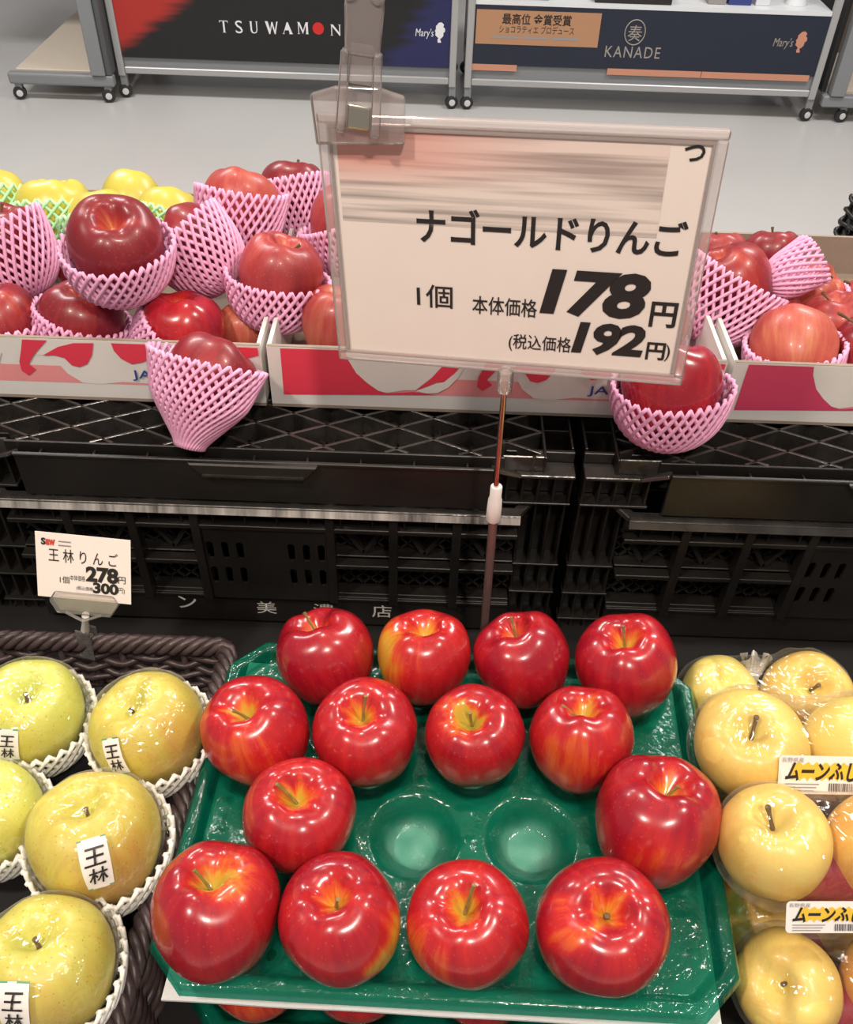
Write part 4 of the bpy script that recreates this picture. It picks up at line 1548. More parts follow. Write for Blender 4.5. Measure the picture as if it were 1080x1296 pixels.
def golden(label, c, w, Y, tip, base, seed, ax, cv=None):
    P = ony(c[0], c[1], Y)
    R = w / F * depth(P) / 2
    if cv:
        ax = CR.transposed() @ cav_axis(P, R, cv)
    apple('golden_apple', label, P, R, camdir(*ax), M_MOON, 700 + seed, base, 0.25, [((0.1, -0.8, 0.4), -0.25, 0.4)], 0.021 if tip else 0.0, tip, 'bagged golden apples', M_STEM, stem_r=0.0017)
    return P, R


def bag(name, label, A, B, seed, knot_px=None, lab=None):
    (p1, r1), (p2, r2) = A, B
    mid = (p1 + p2) / 2
    ax = (p2 - p1).normalized()
    half = (p2 - p1).length / 2
    m = Matrix.Translation(mid) @ frame_to(ax)
    n, mm = 48, 44
    vs, fs = [], []
    for i in range(mm + 1):
        s = -1 + 2 * i / mm
        x = s * (half + max(r1, r2) * 1.16)
        # envelope over two spheres
        e1 = max(0, (r1 * 1.13) ** 2 - (x + half) ** 2)
        e2 = max(0, (r2 * 1.13) ** 2 - (x - half) ** 2)
        rr = math.sqrt(max(e1, e2))
        if abs(x) < half:
            rr = max(rr, max(r1, r2) * 0.98)
        rr = max(rr, 0.004)
        for k in range(n):
            a = 2 * math.pi * k / n
            d = Vector((math.cos(a), math.sin(a), s * 1.5))
            w = 1 + 0.035 * mnoise.noise(d * 2.6 + Vector((seed, 0, 0))) + 0.05 * abs(mnoise.noise(Vector((d.x * 6, d.y * 6, d.z * 2.5 + seed))))
            vs.append(m @ Vector((rr * w * math.cos(a), rr * w * math.sin(a), x)))
    for i in range(mm):
        for k in range(n):
            k2 = (k + 1) % n
            fs.append((i * n + k, i * n + k2, (i + 1) * n + k2, (i + 1) * n + k))
    t = MB().add(vs, fs).build(name, M_BAG, None, smooth='all', at=mid)
    tag(t, label, 'bag', 'clear bags of golden apples')
    ln = MB()
    ln.lathe([(0.004, -half * 1.1), (max(r1, r2) * 0.50, -half * 0.9), (max(r1, r2) * 0.55, 0), (max(r1, r2) * 0.50, half * 0.9), (0.004, half * 1.1)], Matrix.Translation(mid + camdir(0, -0.75, -0.25) * max(r1, r2) * 0.55) @ frame_to(ax), 20)
    ln.build('red_liner', M_RIND, t, smooth=True)
    if knot_px:
        q = atd(knot_px[0], knot_px[1], depth(mid) + 0.012)
        base = q + camdir(0, -0.9, 0.1) * 0.020
        tp = MB()
        u = camdir(0.12, 0.95, 0.1)
        sd = camdir(1, 0, 0)
        fw = u.cross(sd)
        nk = 36
        rings = []
        for (h, r, wv) in ((-0.016, 0.020, 0.1), (-0.004, 0.0075, 0.1), (0.004, 0.0045, 0.1), (0.010, 0.0052, 0.25), (0.020, 0.0085, 0.45), (0.030, 0.0125, 0.6)):
            ring = []
            for k in range(nk):
                a = 2 * math.pi * k / nk
                rr = r * (1 + wv * math.sin(7 * a + h * 90) * 0.6 + wv * 0.3 * math.sin(13 * a))
                hh = h + (0.004 * math.sin(5 * a) if h > 0.025 else 0)
                ring.append(base + u * hh + sd * (math.cos(a) * rr) + fw * (math.sin(a) * rr * 0.6))
            rings.append(ring)
        vs = [p for ring in rings for p in ring]
        fs = []
        for i in range(len(rings) - 1):
            for k in range(nk):
                k2 = (k + 1) % nk
                fs.append((i * nk + k, i * nk + k2, (i + 1) * nk + k2, (i + 1) * nk + k))
        tp.add(vs, fs).build('tied_neck', clear('bag_gathered_film', (0.95, 0.95, 0.94), (0.80, 0.77, 0.72), 0.45, 0.12, fres=1.4), t, smooth='all')
    if lab:
        x0, y0, wpx, hpx, tilt = lab
        d0 = depth(mid) - max(r1, r2) * 1.22
        o = atd(x0, y0, d0)
        ex = camdir(math.cos(tilt), -math.sin(tilt), 0)
        nz = camdir(0.0, -0.10, 1.0)
        ex = (ex - nz * ex.dot(nz)).normalized()
        ez = nz.cross(ex)
        sc = d0 / F
        Wl, Hl = wpx * sc, hpx * sc
        pl = Plane(o, ex, ez)      # o = upper left corner
        m = pl.mat(0, 0)
        rc = 0.003

        def rrect(x0_, y0_, x1_, y1_, r):
            pts = []
            for cx, cy, a0 in ((x1_ - r, y1_ - r, 0), (x0_ + r, y1_ - r, 90), (x0_ + r, y0_ + r, 180), (x1_ - r, y0_ + r, 270)):
                for k in range(5):
                    a = rad(a0 + k * 22.5)
                    pts.append((cx + r * math.cos(a), cy + r * math.sin(a)))
            return pts
        lb = MB().prism(rrect(0, -Hl, Wl, 0, rc), pl.mat(0, 0, -0.0004), 0.0004).build('label', M_LBL, t)
        yb = []
        for k in range(24):
            s = k / 23
            yb.append((Wl * (0.16 + 0.76 * s), -Hl * (0.20 + 0.05 * math.sin(k * 1.9))))
        for k in range(24):
            s = 1 - k / 23
            yb.append((Wl * (0.16 + 0.76 * s), -Hl * (0.60 + 0.06 * math.sin(k * 2.3))))
        MB().add([pl.pt(u, v, 0.0003) for u, v in yb], [tuple(range(len(yb)))]).build('yellow_patch', M_LBY, lb)
        text_fit('lettering', 'ムーンふじ', pl, (Wl * 0.08, -Hl * 0.66, Wl * 0.97, -Hl * 0.16), M_INK, lb, lift=0.0006, px=False, offset=0.035, shear=0.25)
        text_fit('lettering', '長野県産', pl, (Wl * 0.03, -Hl * 0.17, Wl * 0.30, -Hl * 0.04), M_INKG, lb, lift=0.0006, px=False)
        for j in range(3):
            v = -Hl * (0.72 + j * 0.085)
            MB().add([pl.pt(Wl * 0.08, v, 0.0006), pl.pt(Wl * (0.50 - 0.03 * j), v, 0.0006), pl.pt(Wl * (0.50 - 0.03 * j), v - Hl * 0.030, 0.0006), pl.pt(Wl * 0.08, v - Hl * 0.030, 0.0006)],
                     [(0, 1, 2, 3)]).build('fine_print', M_INKG, lb)
        rb_ = random.Random(5)
        bc = MB()
        u = 0.62
        while u < 0.95:
            bw = rb_.choice((0.006, 0.010, 0.014))
            bc.add([pl.pt(Wl * u, -Hl * 0.70, 0.0006), pl.pt(Wl * (u + bw), -Hl * 0.70, 0.0006), pl.pt(Wl * (u + bw), -Hl * 0.92, 0.0006), pl.pt(Wl * u, -Hl * 0.92, 0.0006)], [(0, 1, 2, 3)])
            u += bw + rb_.choice((0.008, 0.012))
        b_ = bc.build('barcode', M_BAR, lb)
        b_['kind'] = 'stuff'
    return t


g1 = golden('pale golden apple at the back left of the bags, behind the tray corner', (908, 884), 96, 0.525, None, 0.2, 1, (0.15, 0.7, 0.6))
g2 = golden('golden apple under the tied bag neck, at the back right', (1017, 882), 108, 0.525, (1037, 867), 0.6, 2, None, (1028, 872))
g3 = golden('bright golden apple with an upright stem, above the upper label', (950, 946), 138, 0.434, (958, 907), 0.5, 3, None, (951, 933))
g4 = golden('golden apple at the right picture edge, above the upper label', (1082, 952), 132, 0.436, None, 0.4, 4, (0.3, 0.5, 0.8))
g5 = golden('large golden apple between the two printed labels', (980, 1069), 136, 0.342, (972, 1021), 0.5, 5, None, (978, 1046))
g6 = golden('golden apple at the right picture edge, between the two labels', (1112, 1074), 136, 0.344, None, 0.9, 6, (0.3, 0.6, 0.6))
g7 = golden('golden apple deep in shade left of the lower label', (957, 1158), 104, 0.350, None, 0.7, 7, (0.0, 0.6, 0.6))
g7b = golden('golden apple deep behind the lower label', (1075, 1165), 104, 0.352, None, 0.7, 8, (0.0, 0.6, 0.6))
g8 = golden('golden apple with a stem lying to the right, in the lower right corner', (999, 1246), 130, 0.272, (1020, 1236), 0.5, 9, None, (989, 1246))
g9 = golden('golden apple cut off at the lower right picture corner', (1128, 1246), 128, 0.273, None, 0.9, 10, (0.3, 0.6, 0.6))
bag('apple_bag', 'clear tied bag at the back with its gathered neck standing up', g1, g2, 1.3, knot_px=(951, 843))
bag('apple_bag', 'clear bag with the upper yellow printed label', g3, g4, 4.7, lab=(987, 956, 104, 50, 0.02))
bag('apple_bag', 'clear bag with the lower yellow printed label', g5, g6, 8.1, lab=(996, 1141, 100, 42, 0.0))
bag('apple_bag', 'clear bag in shade beneath the lower label', g7, g7b, 11.9)
bag('apple_bag', 'clear bag in the lower right picture corner', g8, g9, 15.2)
# dark red cardboard tray under the bags, rising to the back
t = tag(empty('bag_riser', (0.42, 0.42, TZ)), 'dark stepped board under the bags of golden apples', 'riser')
for k, (y0, y1, z) in enumerate(((0.480, 0.60, 0.630), (0.405, 0.4795, 0.682))):
    MB().box((0.262, y0, TZ), (0.44, y1, z)).build('step', M_TABLE, t, bevel=0.002)

# ------------------------------------------------------------------ large price sign on its pole
SA = Matrix.Rotation(rad(-8.45), 3, 'Z') @ Matrix.Rotation(rad(-0.37), 3, 'X') @ Matrix.Rotation(rad(-2.71), 3, 'Y')
SW, SH = 0.2656, 0.1891
pls = Plane((0.0535, 0.60, 1.089), SA @ Vector((1, 0, 0)), SA @ Vector((0, 0, 1)))
jx, jy = pls.hit(640, 474)
foot = onz(616, 800, TZ + 0.0)
joint = pls.pt(jx, jy)
foot = Vector((joint.x + 0.006, joint.y + 0.004, TZ))
sign = tag(empty('price_sign', foot), 'large clear-framed price card on a thin metal pole reading 178', 'sign')
m = pls.mat(0, 0)
card = MB().box((-SW / 2 + 0.007, -SH / 2 + 0.007, -0.0006), (SW / 2 - 0.007, SH / 2 - 0.007, 0.0002), m).build('price_card', M_CARD, sign)
fr = MB()
bw = 0.0065
for lo, hi in (((-SW / 2, -SH / 2), (SW / 2, -SH / 2 + bw)), ((-SW / 2, SH / 2 - bw), (SW / 2, SH / 2)),
               ((-SW / 2, -SH / 2 + bw), (-SW / 2 + bw, SH / 2 - bw)), ((SW / 2 - bw, -SH / 2 + bw), (SW / 2, SH / 2 - bw))):
    MB().box((lo[0], lo[1], -0.003), (hi[0], hi[1], 0.003), m).build('frame_bar', M_CLEARF, sign, bevel=0.0015, seg=2)
inn = MB()
for lo, hi in (((-SW / 2 + bw, -SH / 2 + bw), (SW / 2 - bw, -SH / 2 + bw + 0.003)), ((-SW / 2 + bw, SH / 2 - bw - 0.003), (SW / 2 - bw, SH / 2 - bw)),
               ((-SW / 2 + bw, -SH / 2 + bw + 0.003), (-SW / 2 + bw + 0.003, SH / 2 - bw - 0.003)), ((SW / 2 - bw - 0.003, -SH / 2 + bw + 0.003), (SW / 2 - bw, SH / 2 - bw - 0.003))):
    MB().box((lo[0], lo[1], 0.0004), (hi[0], hi[1], 0.0018), m).build('inner_lip', M_CLEARF, sign)
# print: blurred red and grey streaks standing in for the card's unreadable heading
m_hd, nt, p = mat_new('blurred_heading_streaks')
tc = nt.nodes.new('ShaderNodeTexCoord')
mp = nt.nodes.new('ShaderNodeMapping')
mp.inputs['Scale'].default_value = (5, 5, 150)
nt.links.new(tc.outputs['Object'], mp.inputs['Vector'])
nz_ = nt.nodes.new('ShaderNodeTexNoise')
nz_.inputs['Scale'].default_value = 1.0
nz_.inputs['Detail'].default_value = 2
nt.links.new(mp.outputs['Vector'], nz_.inputs['Vector'])
rr_ = nt.nodes.new('ShaderNodeValToRGB')
rr_.color_ramp.elements[0].position = 0.35
rr_.color_ramp.elements[0].color = (0.40, 0.34, 0.31, 1)
rr_.color_ramp.elements[1].position = 0.56
rr_.color_ramp.elements[1].color = (0.81, 0.695, 0.635, 1)
nt.links.new(nz_.outputs['Fac'], rr_.inputs['Fac'])
sx_ = nt.nodes.new('ShaderNodeSeparateXYZ')
nt.links.new(tc.outputs['Object'], sx_.inputs[0])
g1x = nt.nodes.new('ShaderNodeMapRange')
g1x.interpolation_type = 'SMOOTHSTEP'
g1x.inputs['From Min'].default_value = -0.10
g1x.inputs['From Max'].default_value = 0.06
g1x.inputs['To Min'].default_value = 1.0
g1x.inputs['To Max'].default_value = 0.12
nt.links.new(sx_.outputs['X'], g1x.inputs['Value'])
g1z = nt.nodes.new('ShaderNodeMapRange')
g1z.interpolation_type = 'SMOOTHSTEP'
g1z.inputs['From Min'].default_value = 0.020
g1z.inputs['From Max'].default_value = 0.048
nt.links.new(sx_.outputs['Z'], g1z.inputs['Value'])
mul_ = nt.nodes.new('ShaderNodeMath')
mul_.operation = 'MULTIPLY'
nt.links.new(g1x.outputs['Result'], mul_.inputs[0])
nt.links.new(g1z.outputs['Result'], mul_.inputs[1])
mul2 = nt.nodes.new('ShaderNodeMath')
mul2.operation = 'MULTIPLY'
mul2.inputs[1].default_value = 0.62
nt.links.new(mul_.outputs[0], mul2.inputs[0])
mx_ = nt.nodes.new('ShaderNodeMix')
mx_.data_type = 'RGBA'
nt.links.new(mul2.outputs[0], mx_.inputs[0])
nt.links.new(rr_.outputs['Color'], mx_.inputs[6])
mx_.inputs[7].default_value = (0.70, 0.16, 0.11, 1)
nt.links.new(mx_.outputs[2], p.inputs['Base Color'])
p.inputs['Roughness'].default_value = 0.45
u0, v0 = pls.hit(436, 168)
u1, v1 = pls.hit(862, 286)
hd = MB().add([m @ Vector(q) for q in ((0, 0, 0.00035),)], [])
heading = bpy.data.meshes.new('blurred_heading')
w_, h_ = 0.218, 0.064
heading.from_pydata([(-w_ / 2, 0, 0), (w_ / 2, 0, 0), (w_ / 2, 0, h_), (-w_ / 2, 0, h_)], [], [(0, 1, 2, 3)])
hm = pls.mat(-SW / 2 + 0.0125 + w_ / 2, SH / 2 - 0.0095 - h_, 0.00045)
hm = hm @ Matrix(((1, 0, 0, 0), (0, 0, 1, 0), (0, -1, 0, 0), (0, 0, 0, 1)))
link_mesh('blurred_heading', heading, m_hd, card, wm(card).inverted() @ hm)
for body, bx, kw in (('つ', (866, 183, 893, 204), dict(offset=0.02)),
                     ('ナゴールドりんご', (524, 270, 866, 316), dict(offset=0.022, spacing=0.98)),
                     ('1個', (528, 360, 573, 389), dict(offset=0.007)),
                     ('本体価格', (598, 376, 680, 399), dict(offset=0.007)),
                     ('178', (684, 343, 822, 402), dict(offset=0.040, shear=0.16, spacing=0.90)),
                     ('円', (823, 382, 857, 414), dict(offset=0.025)),
                     ('(税込価格', (644, 424, 723, 446), dict(offset=0.006)),
                     ('192', (724, 409, 816, 450), dict(offset=0.040, shear=0.16, spacing=0.90)),
                     ('円', (818, 433, 842, 455), dict(offset=0.025)),
                     (')', (842, 436, 848, 457), dict())):
    text_fit('lettering', body, pls, bx, M_INK, card, lift=0.0008, **kw)
# top clip: clear clamp with a steel spring
cu, cv = pls.hit(456, 130)
mc = pls.mat(cu, SH / 2 - 0.012)
clip = MB()
clip.prism([(-0.030, -0.006), (0.030, -0.004), (0.031, 0.026), (0.014, 0.031), (-0.014, 0.031), (-0.031, 0.026)], mc @ Matrix.Translation((0, 0, 0.0035)), 0.006)
cl = clip.build('clip_jaw', M_CLEARC, sign, bevel=0.0015, seg=2)
mc = mc @ Matrix.Rotation(rad(-7), 4, 'Z')
for sx in (-1, 1):
    MB().prism([(sx * 0.0085, 0.004), (sx * 0.0145, 0.004), (sx * 0.0125, 0.055), (sx * 0.0080, 0.055)], mc @ Matrix.Translation((0, 0, 0.0105)), 0.007).build('clip_cheek', M_CLEARC, cl, bevel=0.001)
MB().prism([(-0.0078, 0.034), (0.0078, 0.034), (0.0075, 0.058), (-0.0075, 0.058)], mc @ Matrix.Translation((0, 0, 0.010)), 0.004).build('clip_bridge', M_CLEARC, cl, bevel=0.001)
MB().prism([(-0.0078, 0.007), (0.0078, 0.007), (0.0078, 0.022), (-0.0078, 0.022)], mc @ Matrix.Translation((0, 0, 0.0115)), 0.003).build('spring', M_SPRING, cl, bevel=0.0014, seg=2)
arm = MB()
arm.prism([(-0.0105, 0.052), (0.0105, 0.052), (0.0115, 0.078), (0.0085, 0.120), (-0.0085, 0.120), (-0.0120, 0.078)], mc @ Matrix.Translation((0, 0, 0.008)), 0.007)
ar = arm.build('hanger_arm', M_CLEARC, sign, bevel=0.0012, seg=2)
for sx in (-1, 1):
    q = mc @ Vector((sx * 0.0085, 0.086, 0.0152))
    MB().lathe([(0.004, -0.0015), (0.0042, 0.0012), (0.003, 0.0022)], Matrix.Translation(q) @ frame_to(pls.n), 14).build('pivot_stud', M_CLEAR, ar, smooth=True)
MB().prism([(-0.0042, 0.090), (0.0042, 0.090), (0.0042, 0.122), (-0.0042, 0.122)], mc @ Matrix.Translation((0, 0, 0.0153)), 0.002).build('blue_tab', M_BLUEPL, ar)
# pole
jm = joint + pls.ez * -0.002
MB().lathe([(0.004, -0.013), (0.0062, -0.011), (0.0066, 0.0), (0.0062, 0.008), (0.003, 0.011)], Matrix.Translation(jm + Vector((0, 0, -0.002))), 20).build('ball_joint', M_CLEARF, sign, smooth=True)


def along(zz):
    s = (joint.z - zz) / (joint.z - TZ)
    return joint * (1 - s) + foot * s


zc = ony(627, 640, joint.y).z
MB().tube([along(joint.z - 0.012), along(zc)], 0.0024, 14).build('upper_rod', M_STEEL, sign, smooth=True)
MB().lathe([(0.0045, 0.027), (0.0052, 0.026), (0.0052, 0.014), (0.0062, 0.011), (0.0066, 0.0), (0.0066, -0.012), (0.0055, -0.014)], Matrix.Translation(along(zc - 0.005)), 20).build('collar', M_WHITE, sign, smooth=True)
MB().tube([along(zc - 0.02), along(TZ + 0.008)], 0.0042, 14).build('lower_tube', M_TUBE, sign, smooth=True)
MB().tube([along(zc - 0.019), along(TZ + 0.007)], 0.0020, 10).build('inner_rod', M_STEEL, sign, smooth=True)
MB().lathe([(0.028, 0.0), (0.028, 0.004), (0.010, 0.008), (0.005, 0.010)], Matrix.Translation(along(TZ)), 24).build('base_disc', M_TABLE, sign, smooth=True)

# ------------------------------------------------------------------ small price card clipped to the basket rim
SA2 = Matrix.Rotation(rad(0.6), 3, 'Z') @ Matrix.Rotation(rad(-22), 3, 'X') @ Matrix.Rotation(rad(4.4), 3, 'Y')
pl2 = Plane((-0.3046, 0.56, 0.7943), SA2 @ Vector((1, 0, 0)), SA2 @ Vector((0, 0, 1)))
cw, ch = 0.0837, 0.0634
sm = tag(empty('small_price_card', (-0.31, 0.556, 0.70)), 'small white price card reading 278, clipped to the basket rim', 'sign')
m2 = pl2.mat(0, 0)
c2 = MB().box((-cw / 2, -ch / 2, -0.0006), (cw / 2, ch / 2, 0.0), m2).build('price_card', M_CARD2, sm)
for body, bx, mt, kw in (('王林りんご', (62, 697, 149, 714), M_INK, dict(offset=0.004, spacing=1.6)),
                         ('1個', (76, 729, 88, 738), M_INK, dict()),
                         ('本体価格', (89, 728, 108, 735), M_INK, dict()),
                         ('278', (109, 718, 150, 738), M_INK, dict(offset=0.05, spacing=0.98)),
                         ('円', (150, 730, 159, 739), M_INK, dict(offset=0.005)),
                         ('(税込価格', (97, 742, 118, 748), M_INK, dict()),
                         ('300', (118, 738, 150, 752), M_INK, dict(offset=0.045, spacing=0.98)),
                         ('円)', (150, 744, 158, 752), M_INK, dict()),
                         ('S', (52, 680, 58, 689), M_INK, dict(offset=0.05)),
                         ('aw', (58, 682, 70, 690), M_INKR, dict(offset=0.05))):
    text_fit('lettering', body, pl2, bx, mt, c2, lift=0.0005, **kw)
for y in (684, 689):
    a, b = pl2.hit(74, y), pl2.hit(90, y + 1.5)
    MB().add([pl2.pt(a[0], a[1], 0.0005), pl2.pt(b[0], a[1], 0.0005), pl2.pt(b[0], a[1] - 0.0012, 0.0005), pl2.pt(a[0], a[1] - 0.0012, 0.0005)], [(0, 1, 2, 3)]).build('fine_print', M_INKG, c2)
# clear holder: two lipped jaws, arm, ball and clip
hu, hv = pl2.hit(108, 766)
mh = pl2.mat(hu, hv)
hold = MB().prism([(-0.031, 0.004), (-0.024, -0.008), (0.024, -0.008), (0.031, 0.004), (0.026, 0.013), (-0.026, 0.013)], mh @ Matrix.Translation((0, 0, 0.0012)), 0.004).build('card_jaw', M_CLEAR, sm, bevel=0.001)
MB().prism([(-0.031, 0.004), (-0.024, -0.008), (0.024, -0.008), (0.031, 0.004), (0.026, 0.010), (-0.026, 0.010)], mh @ Matrix.Translation((0, 0, -0.005)), 0.0035).build('card_jaw', M_CLEAR, sm, bevel=0.001)
MB().tube([mh @ Vector((-0.016, -0.006, 0.005)), mh @ Vector((0, -0.013, 0.006)), mh @ Vector((0.016, -0.006, 0.005))], 0.0015, 8).build('jaw_spring', M_CLEAR, sm, smooth=True)
nb = ony(108, 797, 0.556)
nt_ = mh @ Vector((0, -0.010, 0))
MB().tube([nt_, (nt_ + nb) / 2, nb], [0.0035, 0.0030, 0.0042], 12).build('neck', M_WHITE, sm, smooth=True)
cb = ony(116, 832, 0.552)
dn = (cb - nb).normalized()
rc_ = frame_to(-dn)
mk = Matrix.Translation(nb) @ rc_
for yy in (-0.0065, 0.004):
    MB().box((-0.008, yy, -0.034), (0.008, yy + 0.0022, 0.002), mk).build('rim_clamp', M_CLEAR, sm, bevel=0.0008)
MB().box((-0.006, -0.004, -0.014), (0.006, 0.0038, -0.006), mk).build('clamp_spring', M_SPRING, sm, bevel=0.001)

# ------------------------------------------------------------------ display racks beyond the aisle
RY = 4.0
M_GREY = simple('rack_grey', (0.22, 0.23, 0.24), 0.45)
M_ALU = simple('rack_aluminium', (0.42, 0.42, 0.42), 0.35, metal=0.3)
M_BOARD = simple('base_board', (0.60, 0.52, 0.43), 0.55)
M_RUBB = simple('caster_rubber', (0.02, 0.02, 0.02), 0.6)
M_HUB = simple('caster_hub', (0.62, 0.62, 0.62), 0.35)
M_NAVY = simple('banner_navy', (0.012, 0.017, 0.035), 0.5)
M_GOLD = simple('plaque_copper', (0.50, 0.27, 0.15), 0.4, metal=0.3)
M_COPPER = simple('copper_print', (0.56, 0.26, 0.17), 0.45)
M_LOGOW = simple('logo_white', (0.75, 0.75, 0.78), 0.5)
M_LOGOG = simple('logo_grey_gold', (0.32, 0.29, 0.26), 0.5)
M_SHELF = simple('shelf_white', (0.70, 0.72, 0.74), 0.4)
m_brush, nt, p = mat_new('banner_black_red_blue')
tc = nt.nodes.new('ShaderNodeTexCoord')
sp_ = nt.nodes.new('ShaderNodeSeparateXYZ')
nt.links.new(tc.outputs['Object'], sp_.inputs[0])
mp = nt.nodes.new('ShaderNodeMapping')
mp.inputs['Rotation'].default_value = (0, rad(38), 0)
mp.inputs['Scale'].default_value = (1.2, 1, 14)
nt.links.new(tc.outputs['Object'], mp.inputs['Vector'])
nz_ = nt.nodes.new('ShaderNodeTexNoise')
nz_.inputs['Scale'].default_value = 2.0
nz_.inputs['Detail'].default_value = 4
nt.links.new(mp.outputs['Vector'], nz_.inputs['Vector'])


def band(slope, off, width, sign_):
    """soft-edged diagonal brush area: x - slope*z compared with off"""
    a = nt.nodes.new('ShaderNodeMath')
    a.operation = 'MULTIPLY_ADD'
    nt.links.new(sp_.outputs['Z'], a.inputs[0])
    a.inputs[1].default_value = -slope
    nt.links.new(sp_.outputs['X'], a.inputs[2])
    b = nt.nodes.new('ShaderNodeMath')
    b.operation = 'MULTIPLY_ADD'
    nt.links.new(nz_.outputs['Fac'], b.inputs[0])
    b.inputs[1].default_value = 0.22
    nt.links.new(a.outputs[0], b.inputs[2])
    r = nt.nodes.new('ShaderNodeMapRange')
    r.interpolation_type = 'SMOOTHSTEP'
    r.inputs['From Min'].default_value = off - width
    r.inputs['From Max'].default_value = off + width
    r.inputs['To Min'].default_value = 1.0 if sign_ < 0 else 0.0
    r.inputs['To Max'].default_value = 0.0 if sign_ < 0 else 1.0
    nt.links.new(b.outputs[0], r.inputs['Value'])
    return r.outputs['Result']


f_red = band(1.5, -0.60, 0.06, -1)
f_blu = band(0.7, 0.52, 0.05, 1)
mxa = nt.nodes.new('ShaderNodeMix')
mxa.data_type = 'RGBA'
nt.links.new(f_red, mxa.inputs[0])
mxa.inputs[6].default_value = (0.010, 0.010, 0.011, 1)
mxa.inputs[7].default_value = (0.40, 0.024, 0.018, 1)
mxb = nt.nodes.new('ShaderNodeMix')
mxb.data_type = 'RGBA'
nt.links.new(f_blu, mxb.inputs[0])
nt.links.new(mxa.outputs[2], mxb.inputs[6])
mxb.inputs[7].default_value = (0.016, 0.018, 0.085, 1)
nt.links.new(mxb.outputs[2], p.inputs['Base Color'])
p.inputs['Roughness'].default_value = 0.45


def caster(parent, x, y, hub=True):
    w = MB().lathe([(0.018, -0.012), (0.026, -0.010), (0.027, 0.0), (0.026, 0.010), (0.018, 0.012)], Matrix.Translation((x, y, 0.027)) @ frame_to((0.25, -1, 0)), 24).build('caster', M_RUBB, parent, smooth=True)
    MB().lathe([(0.013, 0.0), (0.013, 0.003), (0.006, 0.004)], Matrix.Translation(Vector((x, y, 0.027)) + Vector((0.25, -1, 0)).normalized() * 0.0115) @ frame_to((0.25, -1, 0)), 18).build('hub', M_HUB, w, smooth=True)
    MB().box((x - 0.012, y - 0.008, 0.045), (x + 0.016, y + 0.016, 0.098)).build('caster_fork', M_GREY, w, bevel=0.002)


def rack(label, x0, x1, banner, zs):
    t = tag(empty('display_rack', ((x0 + x1) / 2, RY + 0.22, 0)), label, 'rack', 'chocolate display racks')
    zb, zt = zs
    for x in (x0 + 0.012, x1 - 0.012):
        for y in (RY, RY + 0.45):
            MB().box((x - 0.014, y - 0.014, 0.088), (x + 0.014, y + 0.014, 1.35)).build('post', M_ALU, t, bevel=0.003)
        MB().box((x - 0.012, RY + 0.0145, 0.098), (x + 0.012, RY + 0.4355, 0.128)).build('side_rail', M_ALU, t)
        caster(t, x, RY)
        caster(t, x, RY + 0.45)
    for y in (RY, RY + 0.45):
        MB().box((x0 + 0.027, y - 0.012, 0.098), (x1 - 0.027, y + 0.012, 0.124)).build('bottom_rail', M_ALU, t, bevel=0.003)
    MB().box((x0 + 0.027, RY + 0.002, 0.1245), (x1 - 0.027, RY + 0.010, zb)).build('kick_plate', M_GREY, t)
    bn = MB().box((-(x1 - x0) / 2 + 0.027, -0.004, 0), ((x1 - x0) / 2 - 0.027, 0.002, zt - zb), Matrix.Translation(((x0 + x1) / 2, RY - 0.002, zb + 0.0005)))
    me = bn.build('banner', banner, None, at=((x0 + x1) / 2, RY - 0.002, zb))
    me.parent = t
    me.matrix_basis = Matrix.Translation((0, -0.222, zb))
    MB().box((x0 + 0.027, RY - 0.006, zt + 0.001), (x1 - 0.027, RY + 0.44, zt + 0.016)).build('shelf', M_SHELF, t)
    MB().box((x0 + 0.027, RY - 0.006, 0.86), (x1 - 0.027, RY + 0.40, 0.88)).build('shelf', M_SHELF, t)
    MB().box((x0 + 0.027, RY + 0.42, zt + 0.017), (x1 - 0.027, RY + 0.43, 0.855)).build('back_board', M_SHELF, t)
    return t, me


r1, b1 = rack('wheeled rack with the black, red and blue banner', -1.335, 0.056, m_brush, (0.160, 0.415))
r2, b2 = rack('wheeled rack with the navy banner and copper plaque', 0.096, 1.545, M_NAVY, (0.178, 0.400))
plr = Plane((0, RY - 0.006, 0), (1, 0, 0), (0, 0, 1))
# letters of the black banner, serif strokes on a common base line
LET = {
    'T': [[(0, 1), (1, 1), (1, .78), (.93, .93), (.60, .95), (.60, .05), (.72, 0), (.28, 0), (.40, .05), (.40, .95), (.07, .93), (0, .78)]],
    'U': [[(0, 1), (.36, 1), (.28, .95), (.28, .25), (.38, .08), (.58, .06), (.74, .18), (.78, .35), (.78, .95), (.68, 1), (1, 1), (.90, .95), (.88, .30), (.78, .06), (.52, -.02), (.24, .02), (.10, .20), (.08, .95)]],
    'W': [[(0, 1), (.22, 1), (.38, .35), (.50, .95), (.60, .95), (.74, .30), (.90, 1), (1, 1), (.78, 0), (.70, 0), (.53, .70), (.36, 0), (.27, 0)]],
    'A': [[(0, 0), (.24, 0), (.16, .05), (.25, .32), (.60, .32), (.68, .05), (.58, 0), (1, 0), (.92, .05), (.56, 1), (.46, 1), (.10, .05)]],
    'M': [[(0, 1), (.24, 1), (.50, .30), (.76, 1), (1, 1), (.93, .95), (.93, .05), (1, 0), (.68, 0), (.76, .05), (.76, .78), (.48, 0), (.17, .80), (.17, .05), (.27, 0), (0, 0), (.10, .05), (.10, .95)]],
    'N': [[(0, 1), (.26, 1), (.82, .30), (.82, .95), (.72, 1), (1, 1), (.91, .95), (.91, 0), (.84, 0), (.18, .82), (.18, .05), (.30, 0), (0, 0), (.10, .05), (.10, .95)]],
}
